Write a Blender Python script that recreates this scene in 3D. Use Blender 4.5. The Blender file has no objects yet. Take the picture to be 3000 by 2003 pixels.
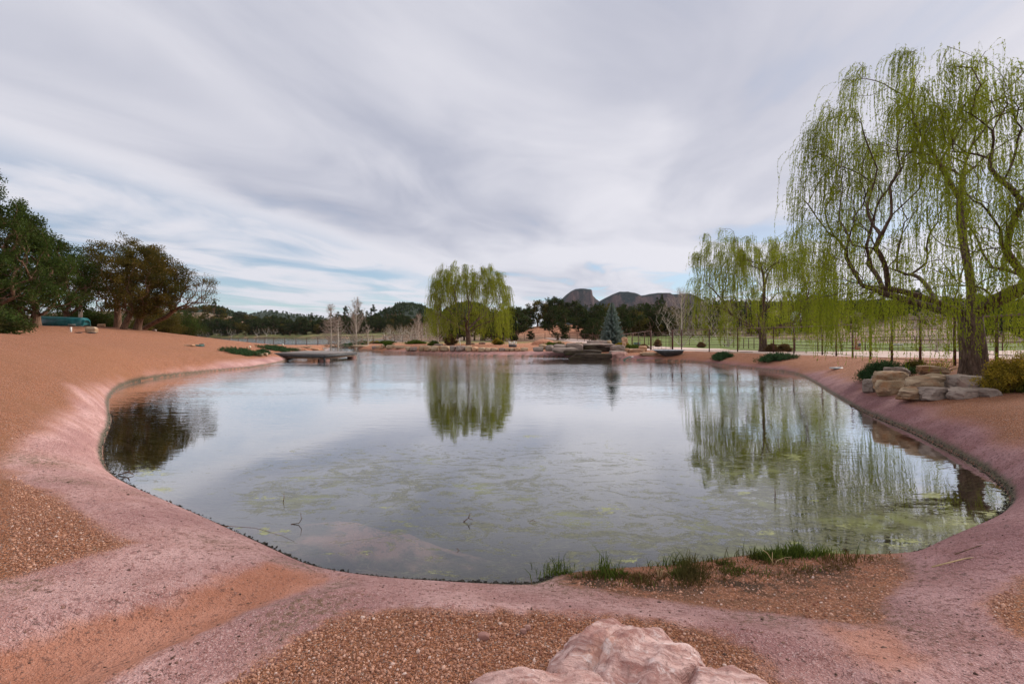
import bpy, math, random
import numpy as np
from mathutils import Vector
SC = bpy.context.scene
COL = SC.collection
F, HX, HY, EYE = 1400.0, 1500.0, 975.0, 2.0
rng = np.random.default_rng(7)
PI = math.pi

# ---------------------------------------------------------------- camera
cd = bpy.data.cameras.new('camera'); cam = bpy.data.objects.new('camera', cd); COL.objects.link(cam)
cam.location = (0, 0, EYE); cam.rotation_euler = (PI/2, 0, 0)
cd.sensor_width = 36; cd.lens = F/3000*36; cd.shift_y = -(1001.5-HY)/3000
cd.clip_start = 0.05; cd.clip_end = 20000
SC.camera = cam
SC.view_settings.view_transform = 'Standard'; SC.view_settings.look = 'None'
SC.view_settings.exposure = 0.0; SC.view_settings.gamma = 1
SC.cycles.max_bounces = 5; SC.cycles.transparent_max_bounces = 8
SC.cycles.diffuse_bounces = 2; SC.cycles.glossy_bounces = 2; SC.cycles.transmission_bounces = 2

# ---------------------------------------------------------------- mesh helpers
def np_mesh(name, V, Fc, mat=None, parent=None, smooth=False, attrs=None, loc=None):
    """V (n,3); Fc: (m,k) int array or list of arrays"""
    V = np.asarray(V, dtype=np.float32)
    if not isinstance(Fc, (list, tuple)): Fc = [Fc]
    Fc = [np.asarray(f, dtype=np.int32) for f in Fc if len(f)]
    me = bpy.data.meshes.new(name)
    me.vertices.add(len(V)); me.vertices.foreach_set('co', V.ravel())
    nl = sum(f.size for f in Fc); npoly = sum(len(f) for f in Fc)
    me.loops.add(nl); me.polygons.add(npoly)
    me.loops.foreach_set('vertex_index', np.concatenate([f.ravel() for f in Fc]))
    tot = np.concatenate([np.full(len(f), f.shape[1], dtype=np.int32) for f in Fc])
    start = np.zeros(npoly, dtype=np.int32); start[1:] = np.cumsum(tot)[:-1]
    me.polygons.foreach_set('loop_start', start); me.polygons.foreach_set('loop_total', tot)
    if smooth: me.polygons.foreach_set('use_smooth', np.ones(npoly, dtype=bool))
    if attrs:
        for k, a in attrs.items():
            a = np.asarray(a, dtype=np.float32)
            if a.ndim == 1:
                at = me.attributes.new(k, 'FLOAT', 'POINT'); at.data.foreach_set('value', a)
            else:
                at = me.attributes.new(k, 'FLOAT_COLOR', 'POINT')
                if a.shape[1] == 3: a = np.hstack([a, np.ones((len(a), 1), dtype=np.float32)])
                at.data.foreach_set('color', a.ravel())
    me.update(calc_edges=True)
    if mat: me.materials.append(mat)
    o = bpy.data.objects.new(name, me); COL.objects.link(o)
    if parent is not None: o.parent = parent
    if loc is not None: o.location = loc
    return o

def grid_faces(nr, nc, off=0):
    i = np.arange(nr-1)[:, None]*nc + np.arange(nc-1)[None, :]
    i = i.ravel() + off
    return np.stack([i, i+1, i+nc+1, i+nc], 1)

class MB:
    """collects shapes into one mesh"""
    def __init__(s): s.V = []; s.Q = []; s.T = []; s.n = 0
    def add(s, V, Q=None, T=None):
        V = np.asarray(V, dtype=float)
        if Q is not None and len(Q): s.Q.append(np.asarray(Q)+s.n)
        if T is not None and len(T): s.T.append(np.asarray(T)+s.n)
        s.V.append(V); s.n += len(V)
    def box(s, c, d, rz=0.0, bev=0.0, ax=None):
        x, y, z = np.array(d)/2.0
        c = np.array(c, float)
        if bev <= 0:
            v = np.array([[i*x, j*y, k*z] for k in (-1, 1) for j in (-1, 1) for i in (-1, 1)], float)
            q = [[0,2,3,1],[4,5,7,6],[0,1,5,4],[2,6,7,3],[0,4,6,2],[1,3,7,5]]
        else:
            b = bev; v = []; q = []
            for (hx, hy, zz) in ((x-b, y-b, -z), (x, y, -z+b), (x, y, z-b), (x-b, y-b, z)):
                v += [[-hx, -hy, zz], [hx, -hy, zz], [hx, hy, zz], [-hx, hy, zz]]
            v = np.array(v, float)
            q = [[3,2,1,0],[12,13,14,15]]
            for r in range(3):
                for k in range(4):
                    a = r*4+k; bb = r*4+(k+1) % 4
                    q.append([a, bb, bb+4, a+4])
        ca, sa = math.cos(rz), math.sin(rz)
        R = np.array([[ca, -sa, 0], [sa, ca, 0], [0, 0, 1]])
        s.add(v@R.T + c, q)
    def tube(s, P, r, n=6, cap=True):
        P = np.asarray(P, float); m = len(P)
        r = np.broadcast_to(np.asarray(r, float), (m,))
        T = np.gradient(P, axis=0); T /= np.linalg.norm(T, axis=1)[:, None]+1e-9
        T0 = T[0]; ref = np.array([1.0, 0, 0]) if abs(T0[0]) < .7 else np.array([0, 1.0, 0])
        A = np.zeros_like(T); a = ref-T0*(ref@T0); A[0] = a/np.linalg.norm(a)
        for i in range(1, m):
            a = A[i-1]-T[i]*(A[i-1]@T[i]); A[i] = a/(np.linalg.norm(a)+1e-9)
        B = np.cross(T, A)
        th = np.arange(n)/n*2*PI
        V = P[:, None, :] + r[:, None, None]*(np.cos(th)[None, :, None]*A[:, None, :] + np.sin(th)[None, :, None]*B[:, None, :])
        i = np.arange(m-1)[:, None]*n; j = np.arange(n)[None, :]; j2 = (j+1) % n
        Q = np.stack([(i+j), (i+j2), (i+n+j2), (i+n+j)], -1).reshape(-1, 4)
        V = V.reshape(-1, 3); Tt = []
        if cap:
            V = np.vstack([V, P[0], P[-1]]); a = m*n
            Tt = [[k, a, (k+1) % n] for k in range(n)][::1] + [[(m-1)*n+(k+1) % n, a+1, (m-1)*n+k] for k in range(n)]
        s.add(V, Q, Tt)
    def build(s, name, mat, parent=None, smooth=False, attrs=None, loc=None):
        f = []
        if s.Q: f.append(np.concatenate(s.Q))
        if s.T: f.append(np.concatenate(s.T))
        V = np.concatenate(s.V)
        if loc is not None: V = V - np.array(loc)
        return np_mesh(name, V, f, mat, parent, smooth, attrs, loc)

def tag(o, label=None, cat=None, group=None, kind=None):
    if label: o['label'] = label
    if cat: o['category'] = cat
    if group: o['group'] = group
    if kind: o['kind'] = kind
    return o
def thing(name, label, cat, loc=(0, 0, 0), rz=0.0, group=None):
    o = bpy.data.objects.new(name, None); COL.objects.link(o)
    o.location = loc; o.rotation_euler = (0, 0, rz); o.empty_display_size = .2
    return tag(o, label, cat, group)
def dup(root, loc, rz=0.0, sc=1.0, label=None, group=None):
    r = root.copy(); COL.objects.link(r); r.location = loc; r.rotation_euler = (0, 0, rz)
    r.scale = (sc, sc, sc) if not isinstance(sc, tuple) else sc
    if label: r['label'] = label
    if group: r['group'] = group
    for ch in root.children:
        c = ch.copy(); COL.objects.link(c); c.parent = r
        for g in ch.children:
            d = g.copy(); COL.objects.link(d); d.parent = c
    return r

# ---------------------------------------------------------------- noise (numpy)
def _h(ix, iy, iz, seed):
    h = (ix*374761393 + iy*668265263 + iz*2147483647 + seed*974634777) & 0xffffffff
    h = ((h ^ (h >> 13))*1274126177) & 0xffffffff
    h = ((h ^ (h >> 16))*2246822519) & 0xffffffff
    return ((h ^ (h >> 15)) & 0xffffff)/float(0xffffff)
def vn(x, y, z=0.0, seed=0):
    x, y, z = np.broadcast_arrays(np.asarray(x, float), y, z)
    fx, fy, fz = np.floor(x), np.floor(y), np.floor(z)
    ix, iy, iz = fx.astype(np.int64), fy.astype(np.int64), fz.astype(np.int64)
    tx, ty, tz = x-fx, y-fy, z-fz
    tx = tx*tx*(3-2*tx); ty = ty*ty*(3-2*ty); tz = tz*tz*(3-2*tz)
    def L(k):
        a = _h(ix, iy, iz+k, seed); b = _h(ix+1, iy, iz+k, seed); c = _h(ix, iy+1, iz+k, seed); d = _h(ix+1, iy+1, iz+k, seed)
        return (a*(1-tx)+b*tx)*(1-ty) + (c*(1-tx)+d*tx)*ty
    if np.all(fz == z): return L(0)*2-1
    return (L(0)*(1-tz)+L(1)*tz)*2-1
def fbm(x, y, z=0.0, seed=0, o=4):
    s = 0; a = .5
    for k in range(o):
        s = s + a*vn(x*2**k+17.3*k, y*2**k-9.1*k, z*2**k if np.ndim(z) or z else 0.0, seed+k); a *= .5
    return s
def sst(x, a, b):
    t = np.clip((x-a)/(b-a), 0, 1); return t*t*(3-2*t)

# ---------------------------------------------------------------- pixel <-> world
def wz(px, py, z):                 # point at height z seen at that pixel
    d = (EYE-z)*F/(py-HY); return ((px-HX)/F*d, d)
def wd(px, d): return ((px-HX)/F*d, d)

def catmull(P, n=4):
    P = np.asarray(P, float); m = len(P); out = []
    for i in range(m):
        p0, p1, p2, p3 = P[i-1], P[i], P[(i+1) % m], P[(i+2) % m]
        for t in np.arange(n)/n:
            out.append(.5*((2*p1)+(-p0+p2)*t+(2*p0-5*p1+4*p2-p3)*t*t+(-p0+3*p1-3*p2+p3)*t**3))
    return np.array(out)
def sdf(x, y, P):
    """signed distance to polygon, negative inside"""
    ft_ = np.float32 if np.size(x) > 5000 else np.float64
    x = np.asarray(x, ft_); y = np.asarray(y, ft_)
    d2 = np.full(x.shape, 1e18, ft_); ins = np.zeros(x.shape, bool)
    n = len(P)
    for i in range(n):
        ax, ay = map(float, P[i]); bx, by = map(float, P[(i+1) % n])
        ex, ey = bx-ax, by-ay; L = ex*ex+ey*ey+1e-12
        wx, wy = x-ax, y-ay
        t = np.clip((wx*ex+wy*ey)/L, 0, 1)
        dx, dy = wx-ex*t, wy-ey*t
        d2 = np.minimum(d2, dx*dx+dy*dy)
        if ay != by:
            c = ((ay > y) != (by > y)) & (x < (bx-ax)*(y-ay)/(by-ay)+ax)
            ins ^= c
    d = np.sqrt(d2)
    return np.where(ins, -d, d)
def lined(x, y, P):
    d2 = np.full(np.shape(x), 1e18)
    for i in range(len(P)-1):
        ax, ay = P[i]; bx, by = P[i+1]; ex, ey = bx-ax, by-ay; L = ex*ex+ey*ey+1e-12
        t = np.clip(((x-ax)*ex+(y-ay)*ey)/L, 0, 1)
        d2 = np.minimum(d2, (x-ax-ex*t)**2+(y-ay-ey*t)**2)
    return np.sqrt(d2)

K = 1.2777
shore_px = [(655,828),(600,839),(560,845),(450,855),(350,868),(290,882),(262,900),(250,920),(252,945),(256,965),(248,990),(237,1020),(236,1048),(245,1075),
 (270,1098),(300,1115),(340,1135),(400,1160),(460,1185),(520,1212),(580,1238),(640,1265),(690,1288),(740,1305),(820,1318),(900,1326),(980,1330),(1060,1334),(1140,1337),
 (1215,1338),(1250,1328),(1300,1312),(1400,1302),(1500,1296),(1600,1288),(1700,1272),(1800,1268),(1880,1270),(1950,1277),(2030,1284),(2070,1282),(2120,1262),
 (2190,1238),(2250,1210),(2290,1185),(2312,1160),(2315,1140),(2300,1115),(2270,1090),(2230,1062),(2190,1040),(2140,1015),(2080,985),(2010,958),(1950,930),
 (1900,900),(1862,875),(1830,860),(1790,852),(1700,843),(1600,832),(1550,828),(1480,826),(1440,825),(1380,822),(1300,820),(1250,818),(1180,816.5),(1100,816),(1000,812.5),(920,809),(870,807),
 (842,804),(815,801),(822,798.5),(800,797),(770,796),(738,797.5),(748,801),(735,806),(700,813)]
POND = catmull([wz(x*K, y*K, 0) for x, y in shore_px], 4)
for _ in range(4): POND = (np.roll(POND, 1, 0)+2*POND+np.roll(POND, -1, 0))/4
LAKE = np.array([wz(*p, -.8) for p in ((430,1009),(600,1011),(700,1013),(800,1014.5),(900,1015),(1000,1014),(1090,1011),(1160,1003),(1200,997),(1120,993),(1000,991),(860,990),(700,990),(520,989),(330,989))])
LAKE = catmull(LAKE, 3)

ctrl = []
def cz(px, py, z): ctrl.append((*wz(px, py, z), z))
def cdp(px, d, z): ctrl.append((*wd(px, d), z))
def cdy(px, py, d): ctrl.append((*wd(px, d), EYE-(py-HY)/F*d))
# near surroundings
for x, y, z in ((0,0,.35),(-3,0,.4),(3,0,.45),(0,-8,.4),(-10,-8,.7),(10,-8,.7),(-6,1,.6),(6,1,.62),(-1,1.5,.36),(1,1.5,.36),(0,2.4,.36),(-1.5,2.4,.34),(1.4,2.4,.36)): ctrl.append((x, y, z))
for p in ((200,1900,.34),(0,1800,.42),(0,1600,.52),(400,1700,.38),(800,1750,.32),(200,1500,.5),(500,1540,.42),(1200,1790,.33),(1700,1790,.3),(900,1900,.34),
          (2300,1900,.33),(2700,1950,.42),(2950,1800,.5),(2750,1720,.4),(2700,1850,.36),
          (1800,1700,.07),(2000,1735,.1),(2200,1740,.13),(2450,1740,.17),(2600,1700,.16),(1650,1705,.06),
          (2990,1300,.66),(3000,1500,.62),(2870,1600,.45),(2860,1250,.52),(2700,1180,.5),(2550,1140,.46),(2400,1088,.46),(2300,1072,.45),(2140,1060,.42),(2000,1050,.42),(1850,1046,.42),
          (25,1335,.5),(0,1300,.6),(0,1200,.85),(0,1100,1.22),(0,1050,1.45),(0,1000,1.78),(195,1200,.5),(300,1118,.52),(440,1100,.5),(560,1083,.5),(700,1056,.5),
          (300,1060,.95),(300,1010,1.5),(600,1050,.72),(600,1025,.95),(450,1040,1.0),(780,1030,.62),(860,1022,.6),(760,1040,.52),
          (1110,1026,.45),(1250,1026,.45),(1400,1027,.48),(1560,1026,.5),(1650,1024,.5),(1800,1026,.5),(1950,1036,.5),(1450,1015,.62),(1250,1012,.66),(1375,1009,.68),(1120,1008,.62),(1000,1010,.4),(900,1014,.42)): cz(*p)
for p in ((-250,18,2.1),(0,20,2.0),(0,28,2.3),(150,30,2.45),(300,37,2.42),(170,36,2.6),(360,39,2.42),(460,42,2.1),(574,45,1.65),(700,50,.95),(800,52,.58),(900,58,.35),(250,55,2.6),(500,60,1.7),(700,75,.2),(850,72,-.3),(600,90,-.6),(1000,80,-.2),
          (-600,40,3),(-200,60,3.5),(100,90,2.0)): cdp(*p)
for p in ((2920,1087,14),(2797,1071,15.9),(2696,1063,17.6),(2613,1056,19.3),(2550,1049,21.3),(2450,1042,25.4),(2326,1034,29),(2161,1030,33),(2078,1031,34.5),(1997,1029,35.5),(1907,1024,40.7),
          (2850,1102,12.7),(2235,1031,34),(1536,1001,108),(1627,999,108),(1750,1003,92),(1860,1012,93),(1960,1012,86),(2110,1014,75),(2165,1019,66),(2266,1028,50),(2535,1030,46),(2684,1029,43.5),(2780,1028,41),(2937,1027,40),
          (2000,1000,110),(2300,1000,100),(2700,1000,100),(3000,999,90),(3400,1020,45),(2300,984,190),(2700,980,190),(3100,978,180),(1900,985,190),(1500,985,190),
          (1200,1001,110),(1350,998,110),(1130,1003,90)): cdy(*p)
for p in ((3400,10,.95),(4200,12,1.1),(3000,8,.8),(0,400,2.5),(700,330,0.3),(1000,330,.3),(1300,300,2),(2000,350,4),(3000,350,6),(4000,200,5),(-800,200,4)): cdp(*p)
for a in range(0, 360, 30):
    ctrl.append((1500*math.sin(math.radians(a)), 1500*math.cos(math.radians(a)), 6.0))
for a in range(90, 271, 30): ctrl.append((60*math.sin(math.radians(a)), 60*math.cos(math.radians(a)), 1.5))
ctrl = np.array(ctrl)
_D = np.hypot(ctrl[:, None, 0]-ctrl[None, :, 0], ctrl[:, None, 1]-ctrl[None, :, 1])
_n = len(ctrl)
_A = np.zeros((_n+1, _n+1)); _A[:_n, :_n] = -_D + np.eye(_n)*-0.0; _A[:_n, _n] = 1; _A[_n, :_n] = 1
_A[:_n, :_n] += np.eye(_n)*(0.02+.004*np.hypot(ctrl[:, 0], ctrl[:, 1]))*1.0
_w = np.linalg.solve(_A, np.append(ctrl[:, 2], 0))
def base_h(x, y):
    s = np.full(np.shape(x), _w[_n])
    for i in range(_n):
        s = s - _w[i]*np.sqrt((x-ctrl[i, 0])**2+(y-ctrl[i, 1])**2+.15)
    return s
# dry stream bed that runs from the lower left into the pond
BED_U = [wz(*p, .33) for p in ((-500,2010),(0,1870),(300,1795),(500,1728),(650,1665),(770,1630))]
BED_L = [wz(*p, .33) for p in ((-100,2330),(330,2010),(560,1890),(760,1790),(900,1735),(1010,1705))]
BED_M = [wz(*p, .3) for p in ((-300,2170),(170,1940),(430,1850),(650,1760),(850,1690),(900,1665))]
NRM_R = [wz(*p, .33) for p in ((1300,1760),(1700,1775),(2000,1800),(2250,1860),(2450,1930),(2650,2060))]
# forest hills farther out: silhouettes seen from the pond (tangent of azimuth -> tangent of elevation)
def layer(x, y, pts, D, W):
    pts = np.array(pts, float)
    az = (pts[:, 0]-HX)/F; el = (HY-pts[:, 1])/F
    u = np.where(y > 1, x/np.maximum(y, 1), 9*np.sign(x))
    e = np.interp(u, az, el, left=0, right=0)
    t = (y-D)/W
    g = np.exp(-t*t) if True else 0
    return np.where(y > 5, e*D*g, 0)
L_A = [(-200,960),(200,915),(380,910),(500,912),(600,914),(680,925),(760,945),(820,955),(900,957),(980,950),(1060,945),(1130,945),(1200,950),(1300,955),(1400,965),(1500,975)]
L_R = [(1700,975),(1850,940),(2000,925),(2200,915),(2400,912),(2700,912),(3000,905),(3300,900),(3800,940)]
L_H = [(1470,975),(1520,950),(1580,938),(1640,932),(1700,937),(1780,955),(1880,970),(2000,975)]
def H(x, y):
    x = np.asarray(x, float); y = np.asarray(y, float)
    r = np.hypot(x, y)
    b = base_h(x, y)
    b = b + fbm(x*.25, y*.25, seed=3, o=3)*.10*sst(r, 3, 30) + fbm(x*.9, y*.9, seed=5, o=2)*.022*sst(r, 1, 6)*(1-sst(r, 14, 30))
    b = b + fbm(x/25, y/25, seed=8)*2.0*sst(r, 120, 400)
    near = r < 90
    ds = np.full(x.shape, 50.0)
    if near.any():
        ds[near] = sdf(x[near], y[near], POND)
    # keep land above water beside the pond
    b = np.where(ds < 12, np.maximum(b, .05), b)
    k = .36+.016*np.minimum(r, 30)
    out = b*(1-np.exp(-np.maximum(ds, 0)/k*1.25))
    dep = .95
    ins = -dep*(1-np.exp(np.minimum(ds, 0)/1.6))
    z = np.where(ds > 0, out, ins)
    nz = near & (r < 12)
    if nz.any():
        xn, yn, dn = x[nz], y[nz], ds[nz]
        w = sst(dn, 0, .5)
        zz = .05*np.exp(-(lined(xn, yn, BED_U)/.22)**2)+.05*np.exp(-(lined(xn, yn, BED_L)/.16)**2)-.07*np.exp(-(lined(xn, yn, BED_M)/.38)**2)
        zz += .05*np.exp(-(lined(xn, yn, NRM_R)/.16)**2)
        zz += fbm(xn*4, yn*4, seed=31, o=2)*.008*(1-sst(np.hypot(xn, yn), 3.5, 7))
        # shoal with a pink hump under the water
        sx, sy = wz(1090, 1530, -.05)
        sh = (.36+.22*fbm(xn*1.5, yn*1.5, seed=33))*np.exp(-(((xn-sx)/1.0)**2+((yn-sy)/.55)**2))
        z[nz] = z[nz] + zz*w + np.where(dn < 0, np.minimum(sh, -.06-z[nz]*1.0).clip(0), 0)
    far = r > 60
    if far.any():
        xf, yf = x[far], y[far]
        dl = sdf(xf, yf, LAKE)
        zf = z[far]
        zf = np.where(dl < 0, np.minimum(zf, -1.3), np.where(dl < 12, np.minimum(zf, -.8+.12*np.maximum(dl, 0)+.5*sst(dl, 8, 12)*0+sst(dl, 0, 12)*np.maximum(zf+.8, 0)), zf))
        zf = zf + layer(xf, yf, L_A, 370, 75)*sst(dl, 5, 60) + layer(xf, yf, L_R, 250, 55) + layer(xf, yf, L_H, 152, 30)
        z[far] = zf
    return z
def ground(px, py, dmin=.9, dmax=600):
    u = (px-HX)/F; v = (py-HY)/F
    d = np.exp(np.linspace(math.log(dmin), math.log(dmax), 500))
    g = H(u*d, d)-(EYE-v*d)
    i = np.argmax(g > 0)
    if not (g > 0).any(): i = len(d)-1
    i = max(i, 1)
    dd = np.linspace(d[i-1], d[i], 20); gg = H(u*dd, dd)-(EYE-v*dd)
    j = np.argmax(gg > 0) if (gg > 0).any() else 19
    q = dd[j]; return (u*q, q, float(H(np.array([u*q]), np.array([q]))[0]))
def hz(x, y): return float(H(np.array([float(x)]), np.array([float(y)]))[0])
# ---------------------------------------------------------------- material helpers
class NT:
    def __init__(s, name):
        s.m = bpy.data.materials.new(name); s.m.use_nodes = True; s.t = s.m.node_tree; s.t.nodes.clear()
        s.out = s.n('ShaderNodeOutputMaterial')
    def n(s, ty, **kw):
        a = s.t.nodes.new(ty)
        for k, v in kw.items(): setattr(a, k, v)
        return a
    def l(s, a, b): s.t.links.new(a, b)
    def val(s, sock, v):
        if hasattr(v, 'is_linked') or isinstance(v, bpy.types.NodeSocket): s.l(v, sock)
        else: sock.default_value = v
    def math(s, op, a, b=0.0, c=None, clamp=False):
        m = s.n('ShaderNodeMath', operation=op, use_clamp=clamp); s.val(m.inputs[0], a); s.val(m.inputs[1], b)
        if c is not None: s.val(m.inputs[2], c)
        return m.outputs[0]
    def ramp(s, f, lo, hi):
        m = s.n('ShaderNodeMapRange', interpolation_type='SMOOTHSTEP'); s.val(m.inputs[0], f); m.inputs[1].default_value = lo; m.inputs[2].default_value = hi
        return m.outputs[0]
    def mix(s, f, a, b, bl='MIX'):
        m = s.n('ShaderNodeMix', data_type='RGBA', blend_type=bl); s.val(m.inputs[0], f)
        for i, c in ((6, a), (7, b)):
            if isinstance(c, tuple): c = (*c[:3], 1.0)
            s.val(m.inputs[i], c)
        return m.outputs[2]
    def pos(s): return s.n('ShaderNodeNewGeometry').outputs['Position']
    def obj(s): return s.n('ShaderNodeTexCoord').outputs['Object']
    def noise(s, vec, sc, det=4, rough=.55, dist=0.0, out=0):
        a = s.n('ShaderNodeTexNoise'); s.l(vec, a.inputs['Vector']); a.inputs['Scale'].default_value = sc
        a.inputs['Detail'].default_value = det; a.inputs['Roughness'].default_value = rough; a.inputs['Distortion'].default_value = dist
        return a.outputs[out]
    def vor(s, vec, sc, out='Distance', feat='F1'):
        a = s.n('ShaderNodeTexVoronoi', feature=feat); s.l(vec, a.inputs['Vector']); a.inputs['Scale'].default_value = sc
        return a.outputs[out]
    def mapv(s, vec, scale=(1, 1, 1), rot=(0, 0, 0), loc=(0, 0, 0)):
        a = s.n('ShaderNodeMapping'); s.l(vec, a.inputs[0]); a.inputs['Scale'].default_value = scale; a.inputs['Rotation'].default_value = rot; a.inputs['Location'].default_value = loc
        return a.outputs[0]
    def attr(s, name, out='Fac'): return s.n('ShaderNodeAttribute', attribute_name=name).outputs[out]
    def bump(s, h, dist, strength=1.0, normal=None):
        b = s.n('ShaderNodeBump'); s.l(h, b.inputs['Height']); b.inputs['Distance'].default_value = dist; s.val(b.inputs['Strength'], strength)
        if normal is not None: s.l(normal, b.inputs['Normal'])
        return b.outputs[0]
    def bsdf(s, col, rough=.8, spec=.3, normal=None, metal=0.0):
        b = s.n('ShaderNodeBsdfPrincipled')
        if isinstance(col, tuple): col = (*col[:3], 1.0)
        s.val(b.inputs['Base Color'], col); s.val(b.inputs['Roughness'], rough); b.inputs['Specular IOR Level'].default_value = spec
        s.val(b.inputs['Metallic'], metal)
        if normal is not None: s.l(normal, b.inputs['Normal'])
        return b.outputs[0]
    def done(s, sh): s.l(sh, s.out.inputs[0]); return s.m

# ---------------------------------------------------------------- ground material
def mat_ground():
    t = NT('ground'); p = t.pos()
    A = t.n('ShaderNodeSeparateColor'); t.l(t.attr('maskA', 'Color'), A.inputs[0])
    B = t.n('ShaderNodeSeparateColor'); t.l(t.attr('maskB', 'Color'), B.inputs[0])
    C = t.n('ShaderNodeSeparateColor'); t.l(t.attr('maskC', 'Color'), C.inputs[0])
    pink, bed, spit = A.outputs[0], A.outputs[1], A.outputs[2]
    road, green, wet = B.outputs[0], B.outputs[1], B.outputs[2]
    under, dull, moss = C.outputs[0], C.outputs[1], C.outputs[2]
    n_big = t.noise(p, .35, 4); n_mid = t.noise(p, 2.2, 3, .6); n_fine = t.noise(p, 22, 3, .75); n_vf = t.noise(p, 90, 1, .7)
    # gravel: crushed orange stone
    v = t.n('ShaderNodeTexVoronoi'); t.l(p, v.inputs['Vector']); v.inputs['Scale'].default_value = 92
    vc = t.n('ShaderNodeSeparateColor'); t.l(v.outputs['Color'], vc.inputs[0])
    v2 = t.n('ShaderNodeTexVoronoi'); t.l(p, v2.inputs['Vector']); v2.inputs['Scale'].default_value = 170
    g1 = t.mix(t.ramp(vc.outputs[0], .0, 1.0), (.33, .118, .056), (.72, .31, .17))
    g1 = t.mix(t.ramp(vc.outputs[1], .82, .95), g1, (.60, .40, .32))
    g1 = t.mix(t.ramp(vc.outputs[2], .90, .97), g1, (.16, .09, .07))
    g1 = t.mix(t.math('MULTIPLY', t.ramp(v.outputs['Distance'], .40, .8), .65), g1, (.13, .055, .035))
    g1 = t.mix(t.math('MULTIPLY', t.ramp(n_mid, .45, .75), .4), g1, (.30, .135, .065))
    g1 = t.mix(t.math('MULTIPLY', t.ramp(n_big, .4, .7), .35), g1, (.42, .19, .095))
    # pink coated concrete
    k1 = t.mix(t.ramp(n_mid, .3, .72), (.40, .205, .18), (.56, .335, .31))
    k1 = t.mix(t.ramp(t.noise(p, .9, 3), .42, .7), k1, (.34, .17, .16))
    k1 = t.mix(t.math('MULTIPLY', t.ramp(n_fine, .50, .64), .75), k1, (.235, .10, .085))
    k1 = t.mix(t.math('MULTIPLY', t.ramp(n_vf, .54, .68), .6), k1, (.66, .46, .43))
    sp = t.ramp(t.noise(t.mapv(p, (1, 1.6, 1)), 15, 3, .85), .585, .66)
    k1 = t.mix(t.math('MULTIPLY', sp, .8), k1, (.10, .055, .045))
    k1 = t.mix(t.math('MULTIPLY', t.math('MULTIPLY', moss, t.ramp(n_fine, .40, .62)), .75), k1, (.12, .10, .045))
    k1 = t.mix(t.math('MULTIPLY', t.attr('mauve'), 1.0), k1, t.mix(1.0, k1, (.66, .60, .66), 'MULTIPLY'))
    # red dirt bed
    b1 = t.mix(t.ramp(n_mid, .3, .7), (.36, .145, .088), (.49, .225, .155))
    b1 = t.mix(t.math('MULTIPLY', t.ramp(n_fine, .56, .66), .7), b1, (.15, .07, .055))
    b1 = t.mix(t.math('MULTIPLY', t.ramp(n_vf, .58, .72), .35), b1, (.62, .40, .32))
    # spit of wet dark gravel with debris
    s1 = t.mix(.35, g1, (.13, .06, .038))
    s1 = t.mix(t.math('MULTIPLY', t.ramp(t.noise(p, 6, 5, .7), .38, .54), t.math('MULTIPLY', moss, .92)), s1, (.042, .030, .018))
    dl = t.mix(t.ramp(n_mid, .35, .65), (.13, .10, .065), (.20, .15, .105))
    dl = t.mix(t.ramp(n_big, .5, .62), dl, (.37, .21, .14))
    gr = t.mix(t.ramp(t.noise(t.mapv(p, (.15, 1, 1)), .5, 5, .65), .35, .65), (.10, .15, .025), (.17, .20, .055))
    gr = t.mix(t.ramp(t.noise(t.mapv(p, (.06, .5, 1)), 1.0, 4, .6), .55, .72), gr, (.25, .20, .10))
    rd = t.mix(t.ramp(t.noise(t.mapv(p, (.3, 1.5, 1), (0, 0, .2)), .8, 5), .3, .7), (.50, .36, .31), (.60, .47, .42))
    c = g1
    c = t.mix(dull, c, dl)
    c = t.mix(green, c, gr)
    c = t.mix(road, c, rd)
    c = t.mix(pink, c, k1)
    c = t.mix(bed, c, b1)
    c = t.mix(spit, c, s1)
    c = t.mix(wet, c, t.mix(t.ramp(n_fine, .35, .6), (.018, .013, .009), (.12, .105, .055)))
    ub = t.mix(t.ramp(t.noise(p, 1.3, 6, .7, 1.0), .40, .62), (.040, .034, .030), (.145, .125, .080))
    ub = t.mix(t.ramp(t.noise(t.mapv(p, (1, 1, 1), (0, 0, .5)), 3.0, 6, .75, 1.5), .52, .66), ub, (.30, .29, .14))
    ub = t.mix(A.outputs[0], ub, (.44, .23, .19))
    ub = t.mix(t.math('MULTIPLY', t.ramp(t.noise(p, 5, 3, .8), .50, .62), .6), ub, (.07, .065, .035)); c = t.mix(under, c, ub)
    # bumps
    hg = t.math('SUBTRACT', t.math('MULTIPLY', vc.outputs[0], .35), t.math('MULTIPLY', v.outputs['Distance'], 1.0))
    hg = t.math('ADD', hg, t.math('MULTIPLY', v2.outputs['Distance'], -.35))
    hk = t.math('ADD', t.math('MULTIPLY', n_fine, 1.3), t.math('MULTIPLY', n_vf, .5))
    solid = t.math('MAXIMUM', pink, t.math('MAXIMUM', bed, road))
    hm = t.n('ShaderNodeMix', data_type='FLOAT'); t.l(solid, hm.inputs[0]); t.l(hg, hm.inputs[2]); t.l(hk, hm.inputs[3])
    nrm = t.bump(hm.outputs[0], .028, 1.0)
    ro = t.math('SUBTRACT', .95, t.math('MULTIPLY', wet, .5))
    return t.done(t.bsdf(c, ro, .2, nrm))

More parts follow.
